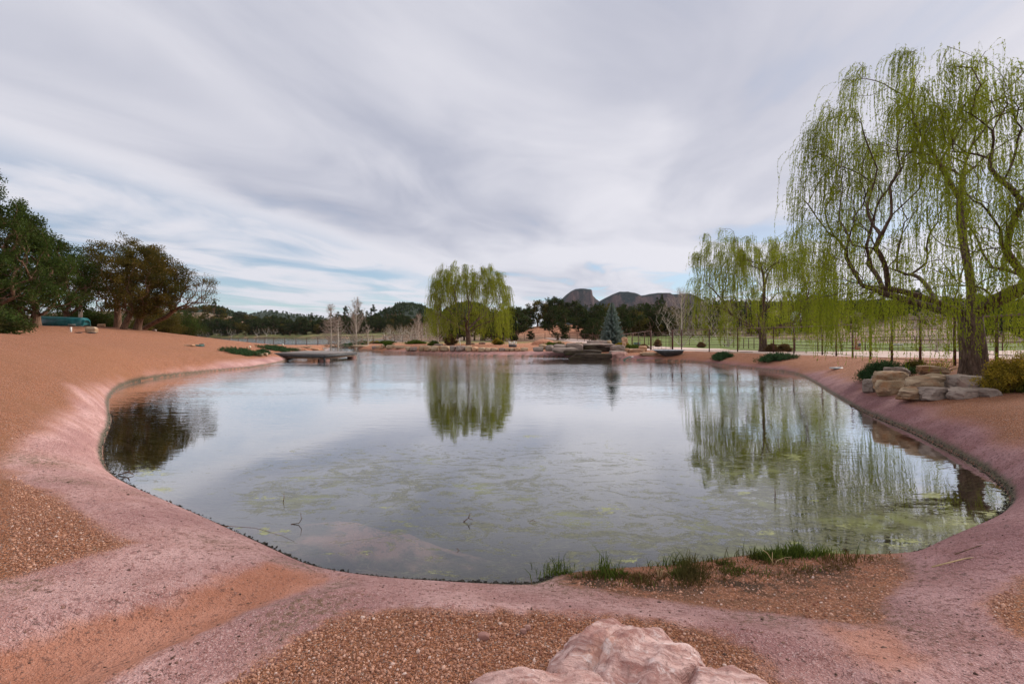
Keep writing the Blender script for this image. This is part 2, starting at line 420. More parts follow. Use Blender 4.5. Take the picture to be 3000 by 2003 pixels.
# ---------------------------------------------------------------- ground sheet
def poly_px(pts):
    return np.array([ground(*p)[:2] for p in pts])
P_OUT = [(835,1046),(790,1046),(700,1055),(560,1083),(440,1100),(300,1120),(235,1150),(195,1200),(130,1255),(60,1295),(25,1330),(18,1360),(60,1400),(130,1440),(200,1475),(260,1510),(330,1555),(405,1590),(300,1625),(150,1665),(0,1692),(-300,1750),
 (-900,1900),(-1500,2300),(-500,2900),(1500,3300),(3600,3000),(4300,2200),(3900,1700),(3400,1430),(3000,1292),(2866,1250),(2806,1225),(2717,1196),(2690,1180),(2628,1160),(2547,1139),(2508,1118),(2419,1089),(2300,1073),(2140,1060),(2000,1050),(1900,1045),(1800,1040),(1700,1030),(1560,1028),(1400,1031),(1300,1028),(1200,1026),(1130,1027)]
G_LOW = [(100,2500),(300,2260),(470,2110),(644,2003),(808,1901),(900,1845),(997,1804),(1200,1782),(1400,1788),(1600,1795),(1754,1809),(1979,1829),(2081,1863),(2183,1904),(2238,1959),(2285,2003),(2350,2100),(2400,2400),(1500,3000)]
SPIT = [(1560,1688),(1604,1690),(1659,1713),(1843,1747),(2013,1768),(2285,1802),(2456,1826),(2585,1829),(2605,1809),(2592,1768),(2626,1727),(2674,1693),(2648,1642),(2600,1600),(2300,1560),(1900,1600),(1640,1640)]
BEDP = [(-600,2040),(0,1895),(300,1822),(500,1755),(650,1690),(784,1645),(870,1665),(1010,1688),(850,1742),(650,1830),(450,1915),(280,2003),(-100,2280)]
BED2 = [(2400,1826),(2456,1836),(2585,1836),(2640,1870),(2680,1930),(2600,1990),(2450,1900)]
G_RT = [(3090,1680),(2960,1712),(2905,1745),(2885,1780),(2905,1815),(2960,1850),(3100,1900),(3500,1900),(3500,1700)]
def build_ground():
    a1 = np.radians(np.arange(-54, 54.01, .155)); a2 = np.radians(np.arange(58, 302.1, 4.0))
    ang = np.concatenate([a1, a2, a1[:1]+2*PI])
    r = [.35]
    while r[-1] < 9000:
        d = r[-1]; f = .0062 if d < 60 else (.012 if d < 600 else .05)
        if d < 1.2: f = .03
        r.append(d*(1+f))
    r = np.array(r); R, Aa = np.meshgrid(r, ang, indexing='ij')
    X = (R*np.sin(Aa)).ravel(); Y = (R*np.cos(Aa)).ravel()
    Z = H(X, Y)
    n = len(X); mA = np.zeros((n, 3), np.float32); mB = mA.copy(); mC = mA.copy()
    rr = np.hypot(X, Y)
    nz = rr < 95
    x, y = X[nz], Y[nz]
    jit = (fbm(x*3, y*3, seed=40, o=4)*(1-sst(rr[nz], 6, 12))+fbm(x*1.1, y*1.1, seed=41, o=2)*sst(rr[nz], 6, 12))*.16*np.clip(rr[nz]/5, .5, 3); fine = fbm(x*14, y*14, seed=44, o=2)*.08*(1-sst(rr[nz], 3, 6))
    dp = sdf(x, y, POND)
    def soft(P, w, j=1.0):
        d = sdf(x, y, poly_px(P)) if not isinstance(P, np.ndarray) else sdf(x, y, P)
        ww = w*np.clip(rr[nz]/5, .4, 4)
        return 1-sst(d+(jit+fine)*j, -ww, ww)
    pk = soft(P_OUT, .10, .7)
    pk *= 1-soft(G_LOW, .14)
    pk *= 1-soft(G_RT, .12)
    bed = np.maximum(soft(BEDP, .12), .8*soft(BED2, .2))*np.where(dp > 0, 1, 0)
    spit = soft(SPIT, .10, .5)
    und = sst(-dp, -.0, .05)
    shx, shy = wz(1120, 1530, -.06)
    hump = np.exp(-(((x-shx)/1.15)**2+((y-shy)/.62)**2)*1.2)*(1+.6*fbm(x*2, y*2, seed=50))
    shallow = sst(dp, -.75, 0)*.75
    pk_u = np.clip(sst(hump+.5*fbm(x*4, y*4, seed=51, o=4), .25, .8)*1.0+shallow*(.5+fbm(x*2.5, y*2.5, seed=52)), 0, 1)
    pk_u = pk_u*(1-.8*sst(dp, -.25, -.02)); mA[nz, 0] = np.where(dp > 0, pk, pk_u); mA[nz, 1] = bed*(1-spit); mA[nz, 2] = spit
    wetw = .03+.0022*np.minimum(rr[nz], 30)+.05*np.abs(fbm(x*6, y*6, seed=60))
    mB[nz, 2] = np.where(dp > 0, (1-sst(dp, wetw*.5, wetw*1.6))*np.clip(1-spit, .25, 1), 0)
    mC[nz, 0] = und
    # moss / debris patches
    ms = np.zeros(len(x))
    for (px, py, rx, ry, s) in ((90,1385,.5,.3,1),(200,1440,.4,.2,.8),(400,1440,.25,.15,.6),(860,1660,.22,.16,1),(990,1730,.12,.2,1),(900,1850,.3,.25,.8),(850,1890,.15,.3,.8),(60,1850,.14,.14,.7),(1700,1670,.5,.30,1),(1900,1690,.6,.25,1),(2150,1690,.9,.35,1),(2400,1670,.5,.3,.9),(2350,1720,.6,.2,.8),(2250,1850,.25,.15,.8),(2620,1690,.2,.4,.6),(2600,1900,.3,.4,.5),(650,1580,.3,.2,.5)):
        gx, gy = wz(px, py, .15 if py > 1640 else .3)
        ms = np.maximum(ms, s*np.exp(-(((x-gx)/rx)**2+((y-gy)/ry)**2)))
    mC[nz, 2] = ms
    # far zones
    fz = (rr > 12)
    x, y, q = X[fz], Y[fz], rr[fz]
    def softf(P, w):
        d = sdf(x, y, np.array(P)); j = fbm(x/4, y/4, seed=70)*w*1.5
        return 1-sst(d+j, -w, w)
    road = [wz(*p, z) for p, z in (((1880,1010),.1),((2000,1014),.2),((2300,1028),.3),((2500,1030),.4),((2700,1031),.45),((2900,1028),.5),((3000,1026),.5),((3500,1026),.5),((3900,1090),.8),((3400,1085),.8),((3000,1065),.8),((2800,1060),.82),((2600,1051),.8),((2400,1040),.75),((2200,1033),.7),((2000,1028),.6),((1900,1026),.56),((1860,1016),.5),((1780,1006),.3),((1650,1002),.1),((1600,1000),0),((1760,1001),0))]
    rd = softf(road, .5)
    gfield = [wd(*p) for p in ((1640,98),(1700,95),(1830,75),(1900,58),(2000,52),(2300,46),(2700,39),(3000,36),(3600,32),(3600,70),(3000,75),(2700,78),(2500,95),(2200,150),(1950,165),(1850,140),(1800,110))]
    gf = softf(gfield, 3)
    gf2 = softf([wd(*p) for p in ((1170,80),(1290,66),(1340,70),(1420,88),(1500,98),(1580,98),(1500,75),(1440,66),(1480,110),(1200,112))], 2)*.55
    gf3 = softf([wd(*p) for p in ((500,262),(800,262),(1000,255),(1100,225),(1200,260),(1100,330),(500,330))], 6)*.6
    hill = np.clip(layer(x, y, L_H, 152, 30)/2.0, 0, 1)
    dull = sst(q, 80, 110)*(1-hill*.9)
    dull = np.maximum(dull, .85*sst(q, 85, 130)*(1-hill))
    mC[fz, 1] = dull; mB[fz, 0] = rd; mB[fz, 1] = np.clip(gf+gf2+gf3, 0, 1)*(1-rd)
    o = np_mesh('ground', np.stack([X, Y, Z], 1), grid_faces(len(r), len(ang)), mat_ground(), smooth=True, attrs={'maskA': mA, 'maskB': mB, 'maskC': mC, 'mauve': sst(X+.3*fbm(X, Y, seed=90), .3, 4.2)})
    tag(o, kind='structure')
    return o

# ---------------------------------------------------------------- water
def mat_water():
    t = NT('pond_water'); p = t.pos()
    sx = t.n('ShaderNodeSeparateXYZ'); t.l(p, sx.inputs[0])
    dist = t.n('ShaderNodeVectorMath', operation='LENGTH'); t.l(p, dist.inputs[0])
    r = dist.outputs[1]
    w1 = t.noise(t.mapv(p, (.55, 1.5, 1), (0, 0, .25)), 3.2, 3, .55, .3)
    w2 = t.noise(t.mapv(p, (.7, 1.3, 1), (0, 0, -.3)), 9.0, 2, .5, .2)
    w0 = t.noise(t.mapv(p, (.4, 1.2, 1)), .9, 2, .5)
    gust = t.ramp(t.noise(t.mapv(p, (.12, .5, 1), (0, 0, .1)), .5, 2), .35, .65)
    amp = t.math('ADD', t.math('MULTIPLY', t.ramp(r, 6, 30), .9), .05)
    amp = t.math('MULTIPLY', amp, t.math('ADD', t.math('MULTIPLY', gust, .8), .35))
    h = t.math('ADD', t.math('MULTIPLY', w1, 1.0), t.math('ADD', t.math('MULTIPLY', w2, .28), t.math('MULTIPLY', w0, .5)))
    nrm = t.bump(h, .022, amp)
    gl = t.n('ShaderNodeBsdfGlossy'); gl.inputs['Roughness'].default_value = .015; t.l(nrm, gl.inputs['Normal'])
    gl.inputs['Color'].default_value = (1, 1, 1, 1)
    tr = t.n('ShaderNodeBsdfTransparent'); tr.inputs['Color'].default_value = (.90, .91, .85, 1)
    fr = t.n('ShaderNodeFresnel'); fr.inputs['IOR'].default_value = 1.34
    water = t.n('ShaderNodeMixShader'); refl = t.math('SUBTRACT', 1.0, t.math('EXPONENT', t.math('MULTIPLY', t.math('SUBTRACT', fr.outputs[0], .040), -4.9)), clamp=True); t.l(refl, water.inputs[0]); t.l(tr.outputs[0], water.inputs[1]); t.l(gl.outputs[0], water.inputs[2])
    # floating algae film
    al = t.n('ShaderNodeSeparateColor'); t.l(t.attr('algae', 'Color'), al.inputs[0])
    dens, patch = al.outputs[0], al.outputs[1]
    na = t.noise(t.mapv(p, (.8, 1.6, 1), (0, 0, .35)), 2.4, 8, .72, 1.6)
    nb = t.noise(t.mapv(p, (1, 1.6, 1), (0, 0, .2)), 14, 5, .75, .8)
    nn = t.math('ADD', t.math('MULTIPLY', na, .72), t.math('MULTIPLY', nb, .28))
    th = t.math('SUBTRACT', .67, t.math('MULTIPLY', dens, .26))
    cov = t.ramp(t.math('SUBTRACT', nn, th), -.02, .05)
    cov = t.math('MULTIPLY', cov, t.ramp(dens, .02, .12))
    pt = t.ramp(t.math('ADD', t.math('MULTIPLY', patch, .8), t.math('ADD', t.math('MULTIPLY', t.math('SUBTRACT', nb, .5), 1.7), t.math('MULTIPLY', t.math('SUBTRACT', na, .5), 1.6))), .36, .56)
    col = t.mix(t.ramp(nb, .35, .65), (.060, .060, .026), (.185, .18, .080))
    col = t.mix(t.ramp(t.noise(p, 1.1, 3), .52, .70), col, (.23, .245, .06))
    col = t.mix(pt, col, t.mix(t.ramp(nb, .35, .65), (.17, .19, .05), (.42, .42, .13)))
    film = t.bsdf(col, .45, .5, t.bump(nb, .006, .7))
    fac = t.math('MULTIPLY', t.math('MAXIMUM', t.math('MULTIPLY', cov, .78), t.math('MULTIPLY', pt, .85)), t.math('SUBTRACT', 1.0, t.math('MULTIPLY', refl, .45)))
    ms = t.n('ShaderNodeMixShader'); t.l(fac, ms.inputs[0]); t.l(water.outputs[0], ms.inputs[1]); t.l(film, ms.inputs[2])
    return t.done(ms.outputs[0])
def build_water():
    u = np.arange(-1.12, 1.35, .0035); d = [2.9]
    while d[-1] < 78: d.append(d[-1]*1.008)
    d = np.array(d); D, U = np.meshgrid(d, u, indexing='ij'); X = (U*D).ravel(); Y = D.ravel()
    s = sdf(X, Y, POND)
    q = grid_faces(len(d), len(u)); keep = (s[q] < .35+.01*Y[q]).any(1); q = q[keep]
    used = np.unique(q); idx = np.full(len(X), -1); idx[used] = np.arange(len(used)); q = idx[q]
    X, Y, s = X[used], Y[used], s[used]
    den = np.zeros(len(X)); pat = np.zeros(len(X))
    px = HX+X/Y*F; py = HY+EYE*F/Y
    def g(cx, cy, rx, ry): return np.exp(-(((px-cx)/rx)**2+((py-cy)/ry)**2))
    den = .80*g(2560,1530,330,120)+.65*g(2250,1400,220,110)+.55*g(2150,1620,420,80)+.62*g(1650,1500,520,170)+.60*g(1000,1400,420,120)+.5*g(800,1480,140,60)+.55*g(450,1385,110,40)+.7*g(2780,1560,100,70)+.25*g(1200,1600,500,60)+.25*g(1700,1330,500,70)+.5*g(2450,1300,160,60)
    den = np.clip(den, 0, 1)*sst(py, 1190, 1300)
    for (cx, cy, rx, ry, a) in ((445,1384,85,17,.55),(475,1431,42,10,.75),(790,1457,52,9,.8),(775,1556,22,13,1),(700,1545,14,4,.8),(830,1553,28,5,.8),(1130,1487,38,5,.8),(1560,1278,48,5,.75),(1783,1490,45,14,.75),(2325,1336,38,12,.9),(2180,1443,20,5,1.2),(2390,1466,26,4,.9),(2730,1450,42,9,1.1),(2330,1590,16,6,.9),(2650,1587,70,16,.85),(1850,1640,30,14,.7),(1270,1673,35,12,.5),(2900,1505,30,18,.7),(1700,1043.5,26,.9,1),(2780,1480,60,10,.6),(2240,1560,50,10,.55),(2480,1540,60,12,.6),(2790,1530,60,14,.6)):
        pat = np.maximum(pat, a*g(cx, cy, rx, ry))
    for k in range(24):     # a curling thread of scum
        tt = k/23; cx = 1790+(-15*math.sin(tt*6) if tt < .5 else 0)+max(0, tt-.45)*130; cy = 1285+tt*60
        pat = np.maximum(pat, .55*g(cx, cy, 9, 3.0))
    rim = np.exp(-((s+.08)/.10)**2)*np.clip(.6+fbm(X*2, Y*2, seed=77), 0, 1)
    den = np.clip(den+rim*.55*(px > 1200), 0, 1)
    o = np_mesh('pond_water', np.stack([X, Y, np.zeros(len(X))], 1), q, mat_water(), attrs={'algae': np.stack([den, pat, pat*0], 1)})
    tag(o, kind='structure')
    # lake beyond the fence
    t = NT('lake_water'); p = t.pos()
    h = t.noise(t.mapv(p, (.35, 1.4, 1)), 1.6, 4, .6)
    nrm = t.bump(h, .16, .55)
    b = t.bsdf((.055, .050, .045), .06, .5, nrm)
    m = t.done(b)
    L = np.array(LAKE); c = L.mean(0); V = np.vstack([c, c+(L-c)*1.04]); V = np.hstack([V, np.full((len(V), 1), -.8)])
    T = [[0, i+1, (i+1) % len(L)+1] for i in range(len(L))]
    tag(np_mesh('lake_water', V, np.array(T), m), kind='structure')

# ---------------------------------------------------------------- sky + sun
SUN_AZ, SUN_EL = math.radians(58), math.radians(27)     # azimuth to the right of the view axis
def build_sky():
    w = bpy.data.worlds.new('World'); SC.world = w; w.cycles.sampling_method = 'MANUAL'; w.cycles.sample_map_resolution = 256; w.use_nodes = True
    t = NT.__new__(NT); t.t = w.node_tree; t.t.nodes.clear()
    out = t.n('ShaderNodeOutputWorld')
    sky = t.n('ShaderNodeTexSky', sky_type='NISHITA'); sky.sun_disc = False
    sky.sun_elevation = SUN_EL; sky.sun_rotation = SUN_AZ; sky.altitude = 1500; sky.dust_density = .6; sky.ozone_density = 1.4
    d = t.n('ShaderNodeTexCoord').outputs['Generated']
    s = t.n('ShaderNodeSeparateXYZ'); t.l(d, s.inputs[0])
    z = t.math('MAXIMUM', s.outputs[2], 0.0)
    zz = t.math('ADD', z, .035)
    u = t.math('DIVIDE', s.outputs[0], zz); v = t.math('DIVIDE', s.outputs[1], zz)
    th = math.radians(17)
    al = t.math('ADD', t.math('MULTIPLY', u, math.sin(th)), t.math('MULTIPLY', v, math.cos(th)))
    ac = t.math('SUBTRACT', t.math('MULTIPLY', u, math.cos(th)), t.math('MULTIPLY', v, math.sin(th)))   # >0 to the right
    c2 = t.n('ShaderNodeCombineXYZ'); t.l(t.math('MULTIPLY', al, .30), c2.inputs[0]); t.l(t.math('MULTIPLY', ac, .55), c2.inputs[1])
    nc = t.noise(c2.outputs[0], .8, 2, .5, 0, out=1)
    cv = t.n('ShaderNodeCombineXYZ'); t.l(t.math('MULTIPLY', al, .62), cv.inputs[0]); t.l(ac, cv.inputs[1])
    warp = t.n('ShaderNodeVectorMath', operation='ADD'); t.l(cv.outputs[0], warp.inputs[0])
    wsc = t.n('ShaderNodeVectorMath', operation='SCALE'); t.l(nc, wsc.inputs[0]); wsc.inputs['Scale'].default_value = 1.7
    t.l(wsc.outputs[0], warp.inputs[1]); cvv = warp.outputs[0]
    big = t.noise(c2.outputs[0], .9, 2, .5, .4)
    st = t.noise(cvv, .8, 6, .52, .4)
    edge = t.math('ADD', ac, t.math('ADD', t.math('MULTIPLY', t.math('SUBTRACT', big, .5), 1.6), 3.45))
    sheet = t.ramp(edge, -.5, .9)
    brightedge = t.math('MULTIPLY', t.ramp(edge, -1.1, .1), t.math('SUBTRACT', 1.0, t.ramp(edge, .1, 1.4)))
    thin = t.ramp(st, .36, .60)
    cover = t.math('MAXIMUM', t.math('MULTIPLY', sheet, .96), t.math('MULTIPLY', thin, .92))
    hol = t.math('MULTIPLY', t.math('SUBTRACT', 1.0, t.ramp(st, .34, .47)), t.math('SUBTRACT', .75, t.math('MULTIPLY', t.ramp(z, .1, .25), .5)))
    cover = t.math('SUBTRACT', cover, t.math('MULTIPLY', hol, sheet), clamp=True)
    K_ = 10.0
    dark = (.395*K_, .42*K_, .53*K_); light = (.80*K_, .79*K_, .85*K_)
    swath = t.math('MULTIPLY', t.ramp(edge, .3, 1.3), t.math('SUBTRACT', 1.0, t.ramp(ac, -1.6, .3)))
    f = t.math('ADD', t.math('MULTIPLY', st, .62), t.math('MULTIPLY', big, .38))
    f = t.math('ADD', f, t.math('MULTIPLY', brightedge, .17))
    f = t.math('SUBTRACT', f, t.math('MULTIPLY', swath, .075))
    f = t.math('ADD', f, t.math('MULTIPLY', t.math('SUBTRACT', 1.0, t.ramp(z, .05, .42)), .125))
    cc = t.mix(t.ramp(f, .36, .68), dark, light)
    # brighter veil round the hidden sun
    sd = t.n('ShaderNodeVectorMath', operation='DOT_PRODUCT'); t.l(d, sd.inputs[0])
    sd.inputs[1].default_value = (math.sin(SUN_AZ)*math.cos(SUN_EL), math.cos(SUN_AZ)*math.cos(SUN_EL), math.sin(SUN_EL))
    glow = t.math('POWER', t.math('MAXIMUM', sd.outputs['Value'], 0.0), 5.0)
    cc = t.mix(t.math('MULTIPLY', glow, .50), cc, (1.02*K_, .97*K_, 1.0*K_))
    # extra cloud brightness added overhead and behind the viewer, unseen, to light the ground
    back = t.math('MULTIPLY', t.ramp(s.outputs[1], .25, -.5), t.ramp(z, .05, .5))
    cc = t.mix(t.math('MAXIMUM', t.math('MULTIPLY', back, .8), t.math('MULTIPLY', t.ramp(z, .62, .9), .8)), cc, (1.25*K_, 1.22*K_, 1.24*K_))
    skyc = t.mix(1.0, sky.outputs[0], (1.0, 1.12, 1.16), 'MULTIPLY')
    skyc = t.mix(.25, skyc, (6.6, 7.2, 8.2))
    col = t.mix(cover, skyc, cc)
    col = t.mix(t.ramp(s.outputs[2], -.02, .0), (2.2, 1.6, 1.3), col)
    bg = t.n('ShaderNodeBackground'); t.l(col, bg.inputs[0]); bg.inputs[1].default_value = .1
    t.l(bg.outputs[0], out.inputs[0])
    ld = bpy.data.lights.new('sun', 'SUN'); ld.energy = 4.0; ld.angle = math.radians(11); ld.color = (1, .93, .84)
    lo = bpy.data.objects.new('sun', ld); COL.objects.link(lo)
    dv = Vector((math.sin(SUN_AZ)*math.cos(SUN_EL), math.cos(SUN_AZ)*math.cos(SUN_EL), math.sin(SUN_EL)))
    lo.rotation_euler = dv.to_track_quat('Z', 'Y').to_euler(); lo.location = dv*50
import os, time
_t0=time.time()
build_sky(); build_ground(); build_water()
# ---------------------------------------------------------------- vegetation tools
def mat_leaf(name, c1, c2, c3=None, trans=.35, rough=.7):
    t = NT(name); f = t.attr('var')
    col = t.mix(f, c1, c2)
    if c3:
        v = t.n('ShaderNodeTexNoise'); t.l(t.obj(), v.inputs['Vector']); v.inputs['Scale'].default_value = .9; v.inputs['Detail'].default_value = 1
        col = t.mix(t.ramp(v.outputs[0], .48, .66), col, c3)
    d = t.n('ShaderNodeBsdfDiffuse'); t.l(col, d.inputs[0])
    tr = t.n('ShaderNodeBsdfTranslucent'); t.l(t.mix(1.0, col, (1.1, 1.15, .7), 'MULTIPLY'), tr.inputs[0])
    m = t.n('ShaderNodeMixShader'); m.inputs[0].default_value = trans; t.l(d.outputs[0], m.inputs[1]); t.l(tr.outputs[0], m.inputs[2])
    return t.done(m.outputs[0])
def mat_bark(name, c1, c2, sc=12, dist=.02):
    t = NT(name); p = t.obj()
    n = t.noise(t.mapv(p, (1, 1, .22)), sc, 5, .7, .5)
    v = t.vor(t.mapv(p, (1, 1, .25)), sc*1.6)
    c = t.mix(t.ramp(n, .3, .7), c1, c2); c = t.mix(t.math('MULTIPLY', t.ramp(v, .0, .25), -.0), c, c1)
    return t.done(t.bsdf(c, .9, .15, t.bump(t.math('ADD', n, t.math('MULTIPLY', v, .7)), dist, 1)))
def mat_plain(name, c, rough=.7, var=.25, sc=6, spec=.3, metal=0.0, dist=.003):
    t = NT(name); n = t.noise(t.obj(), sc, 5, .6)
    d = tuple(x*(1-var) for x in c); e = tuple(min(1, x*(1+var)) for x in c)
    return t.done(t.bsdf(t.mix(t.ramp(n, .3, .7), d, e), rough, spec, t.bump(n, dist, .6), metal))

def grow(targets, trunk, bf=.35, step=.3, lift=.25, R=None):
    R = R or np.random.default_rng(1)
    N = [tuple(p) for p in trunk]; par = [-1]+list(range(len(trunk)-1))
    pl = [0.0]
    for i in range(1, len(trunk)): pl.append(pl[-1]+math.dist(trunk[i], trunk[i-1]))
    fork = max(0, int(len(trunk)*.0))
    t0 = np.array(trunk[-1]); targets = targets[np.argsort(np.linalg.norm(targets-t0, axis=1))]
    arr = np.zeros((len(N)+len(targets)*40, 3)); arr[:len(N)] = N; P = np.zeros(len(arr)); P[:len(pl)] = pl
    ok = np.zeros(len(arr), bool); ok[max(1, int(len(trunk)*.55)):len(N)] = True
    n = len(N); tips = []
    for t in targets:
        if n+40 > len(arr): break
        dd = np.linalg.norm(arr[:n]-t, axis=1)
        cost = dd+bf*P[:n]+np.where(ok[:n], 0, 1e6)+np.maximum(arr[:n, 2]-t[2]-.2, 0)*1.0
        j = int(np.argmin(cost)); a = arr[j].copy(); L = dd[j]
        k = max(2, min(38, int(L/step)+1))
        c = (a+t)/2+np.array([0, 0, lift*L])+R.normal(0, .085*L, 3)
        prev = j
        for q in range(1, k+1):
            s = q/k; p = (1-s)**2*a+2*s*(1-s)*c+s*s*t
            arr[n] = p; P[n] = P[prev]+np.linalg.norm(arr[prev]-p); ok[n] = True; par.append(prev); prev = n; n += 1
        tips.append(prev)
    nodes = arr[:n]; par = np.array(par); cnt = np.zeros(n)
    cnt[tips] = 1
    for i in range(n-1, 0, -1): cnt[par[i]] += cnt[i] if True else 0
    return nodes, par, cnt, np.array(tips)
def branch_mesh(mb, nodes, par, cnt, tips, r0, expo=.5, rmin=.006, flare=1.35, minr=0.0):
    cm = cnt.max(); rad = np.maximum(r0*(cnt/cm)**expo, rmin)
    z = nodes[:, 2]; rad = rad*np.where(par >= -1, 1, 1)
    seen = np.zeros(len(nodes), bool)
    order = np.argsort(-np.array([len(tips)]*len(tips)))
    # longest/thickest first
    for tp in tips[::1]:
        ch = [tp]; i = par[tp]
        while i >= 0 and not seen[i]: ch.append(i); i = par[i]
        if i >= 0: ch.append(i)
        for c in ch: seen[c] = True
        ch = ch[::-1]
        if len(ch) < 2: continue
        P = nodes[ch]; r = rad[ch].copy()
        if i >= 0 and len(r) > 1: r[0] = r[1]
        else:
            h = P[:, 2]-P[0, 2]; r = r*(1+(flare-1)*np.exp(-h/(r0*1.8)))
        if r.max() < minr: continue
        mb.tube(P, r, 10 if r.max() > .12 else (6 if r.max() > .03 else 3), cap=False)
def quads(c, a, w, var):
    """c centres, a half-length vectors, w half-width vectors -> rhombus leaves"""
    V = np.stack([c-a, c+w*.9-a*.1, c+a, c-w*.9-a*.1], 1).reshape(-1, 3)
    n = len(c); Q = np.arange(n*4).reshape(n, 4)
    return V, Q, np.repeat(var, 4)
def rdir(R, n):
    v = R.normal(size=(n, 3)); return v/np.linalg.norm(v, axis=1)[:, None]
def unit(v): return v/(np.linalg.norm(v, axis=-1, keepdims=True)+1e-9)
def tufts(R, pts, per, spread, size, aspect=.45, up=.35, out=None, flat=1.0):
    """leaf sprays round each point"""
    n = len(pts)*per; base = np.repeat(pts, per, 0)
    off = rdir(R, n)*(R.random(n)**.5)[:, None]*spread; off[:, 2] *= flat
    c = base+off
    a = unit(rdir(R, n)+np.array([0, 0, up])+unit(off)*.9)
    w = unit(np.cross(a, rdir(R, n)))
    s = size*R.uniform(.6, 1.3, n)
    var = np.clip(np.repeat(R.random(len(pts)), per)*.6+R.random(n)*.4, 0, 1)
    return quads(c, a*s[:, None]*.5, w*(s*aspect*.5)[:, None], var)
def leaf_obj(name, parts, mat, parent):
    V = np.concatenate([p[0] for p in parts]); off = 0; Q = []
    for p in parts: Q.append(p[1]+off); off += len(p[0])
    return np_mesh(name, V, np.concatenate(Q), mat, parent, attrs={'var': np.concatenate([p[2] for p in parts])})

M = {}
M['willow'] = mat_leaf('willow_leaf', (.14, .185, .015), (.33, .36, .04), trans=.45)
M['willow_bark'] = mat_bark('willow_bark', (.045, .028, .020), (.17, .115, .085), 14, .03)
M['willow_twig'] = mat_plain('willow_twig', (.14, .105, .035), .8)
M['junip'] = mat_leaf('juniper_leaf', (.018, .032, .010), (.080, .110, .030), (.045, .045, .018))
M['junip_red'] = mat_leaf('rust_juniper_leaf', (.045, .036, .012), (.155, .105, .026), (.055, .055, .018))
M['oak'] = mat_leaf('oak_leaf', (.045, .042, .014), (.13, .10, .030))
M['brown'] = mat_leaf('dry_leaf', (.075, .045, .022), (.19, .12, .06))
M['bark'] = mat_bark('tree_bark', (.06, .035, .022), (.22, .13, .085), 9, .03)
M['bark_pale'] = mat_bark('pale_bark', (.30, .25, .20), (.62, .56, .49), 7, .01)
M['twig_pale'] = mat_plain('pale_twig', (.30, .235, .19), .85)
M['spruce'] = mat_leaf('spruce_needle', (.035, .055, .045), (.20, .26, .25), trans=.15)
M['cover'] = mat_leaf('ground_juniper', (.020, .045, .018), (.075, .125, .060), trans=.2)
M['shrub_green'] = mat_leaf('shrub_green', (.03, .05, .01), (.12, .16, .03), trans=.25)
M['shrub_yellow'] = mat_leaf('shrub_yellow', (.05, .05, .012), (.52, .36, .05), (.09, .10, .025), trans=.25)
M['grass'] = mat_leaf('grass_blade', (.03, .048, .012), (.13, .17, .035), (.09, .07, .03), trans=.3)
M['forest'] = mat_leaf('forest_leaf', (.016, .026, .011), (.060, .074, .030), (.05, .046, .024), trans=.2)
M['pine'] = mat_leaf('pine_needle', (.018, .030, .014), (.060, .080, .035), trans=.15)

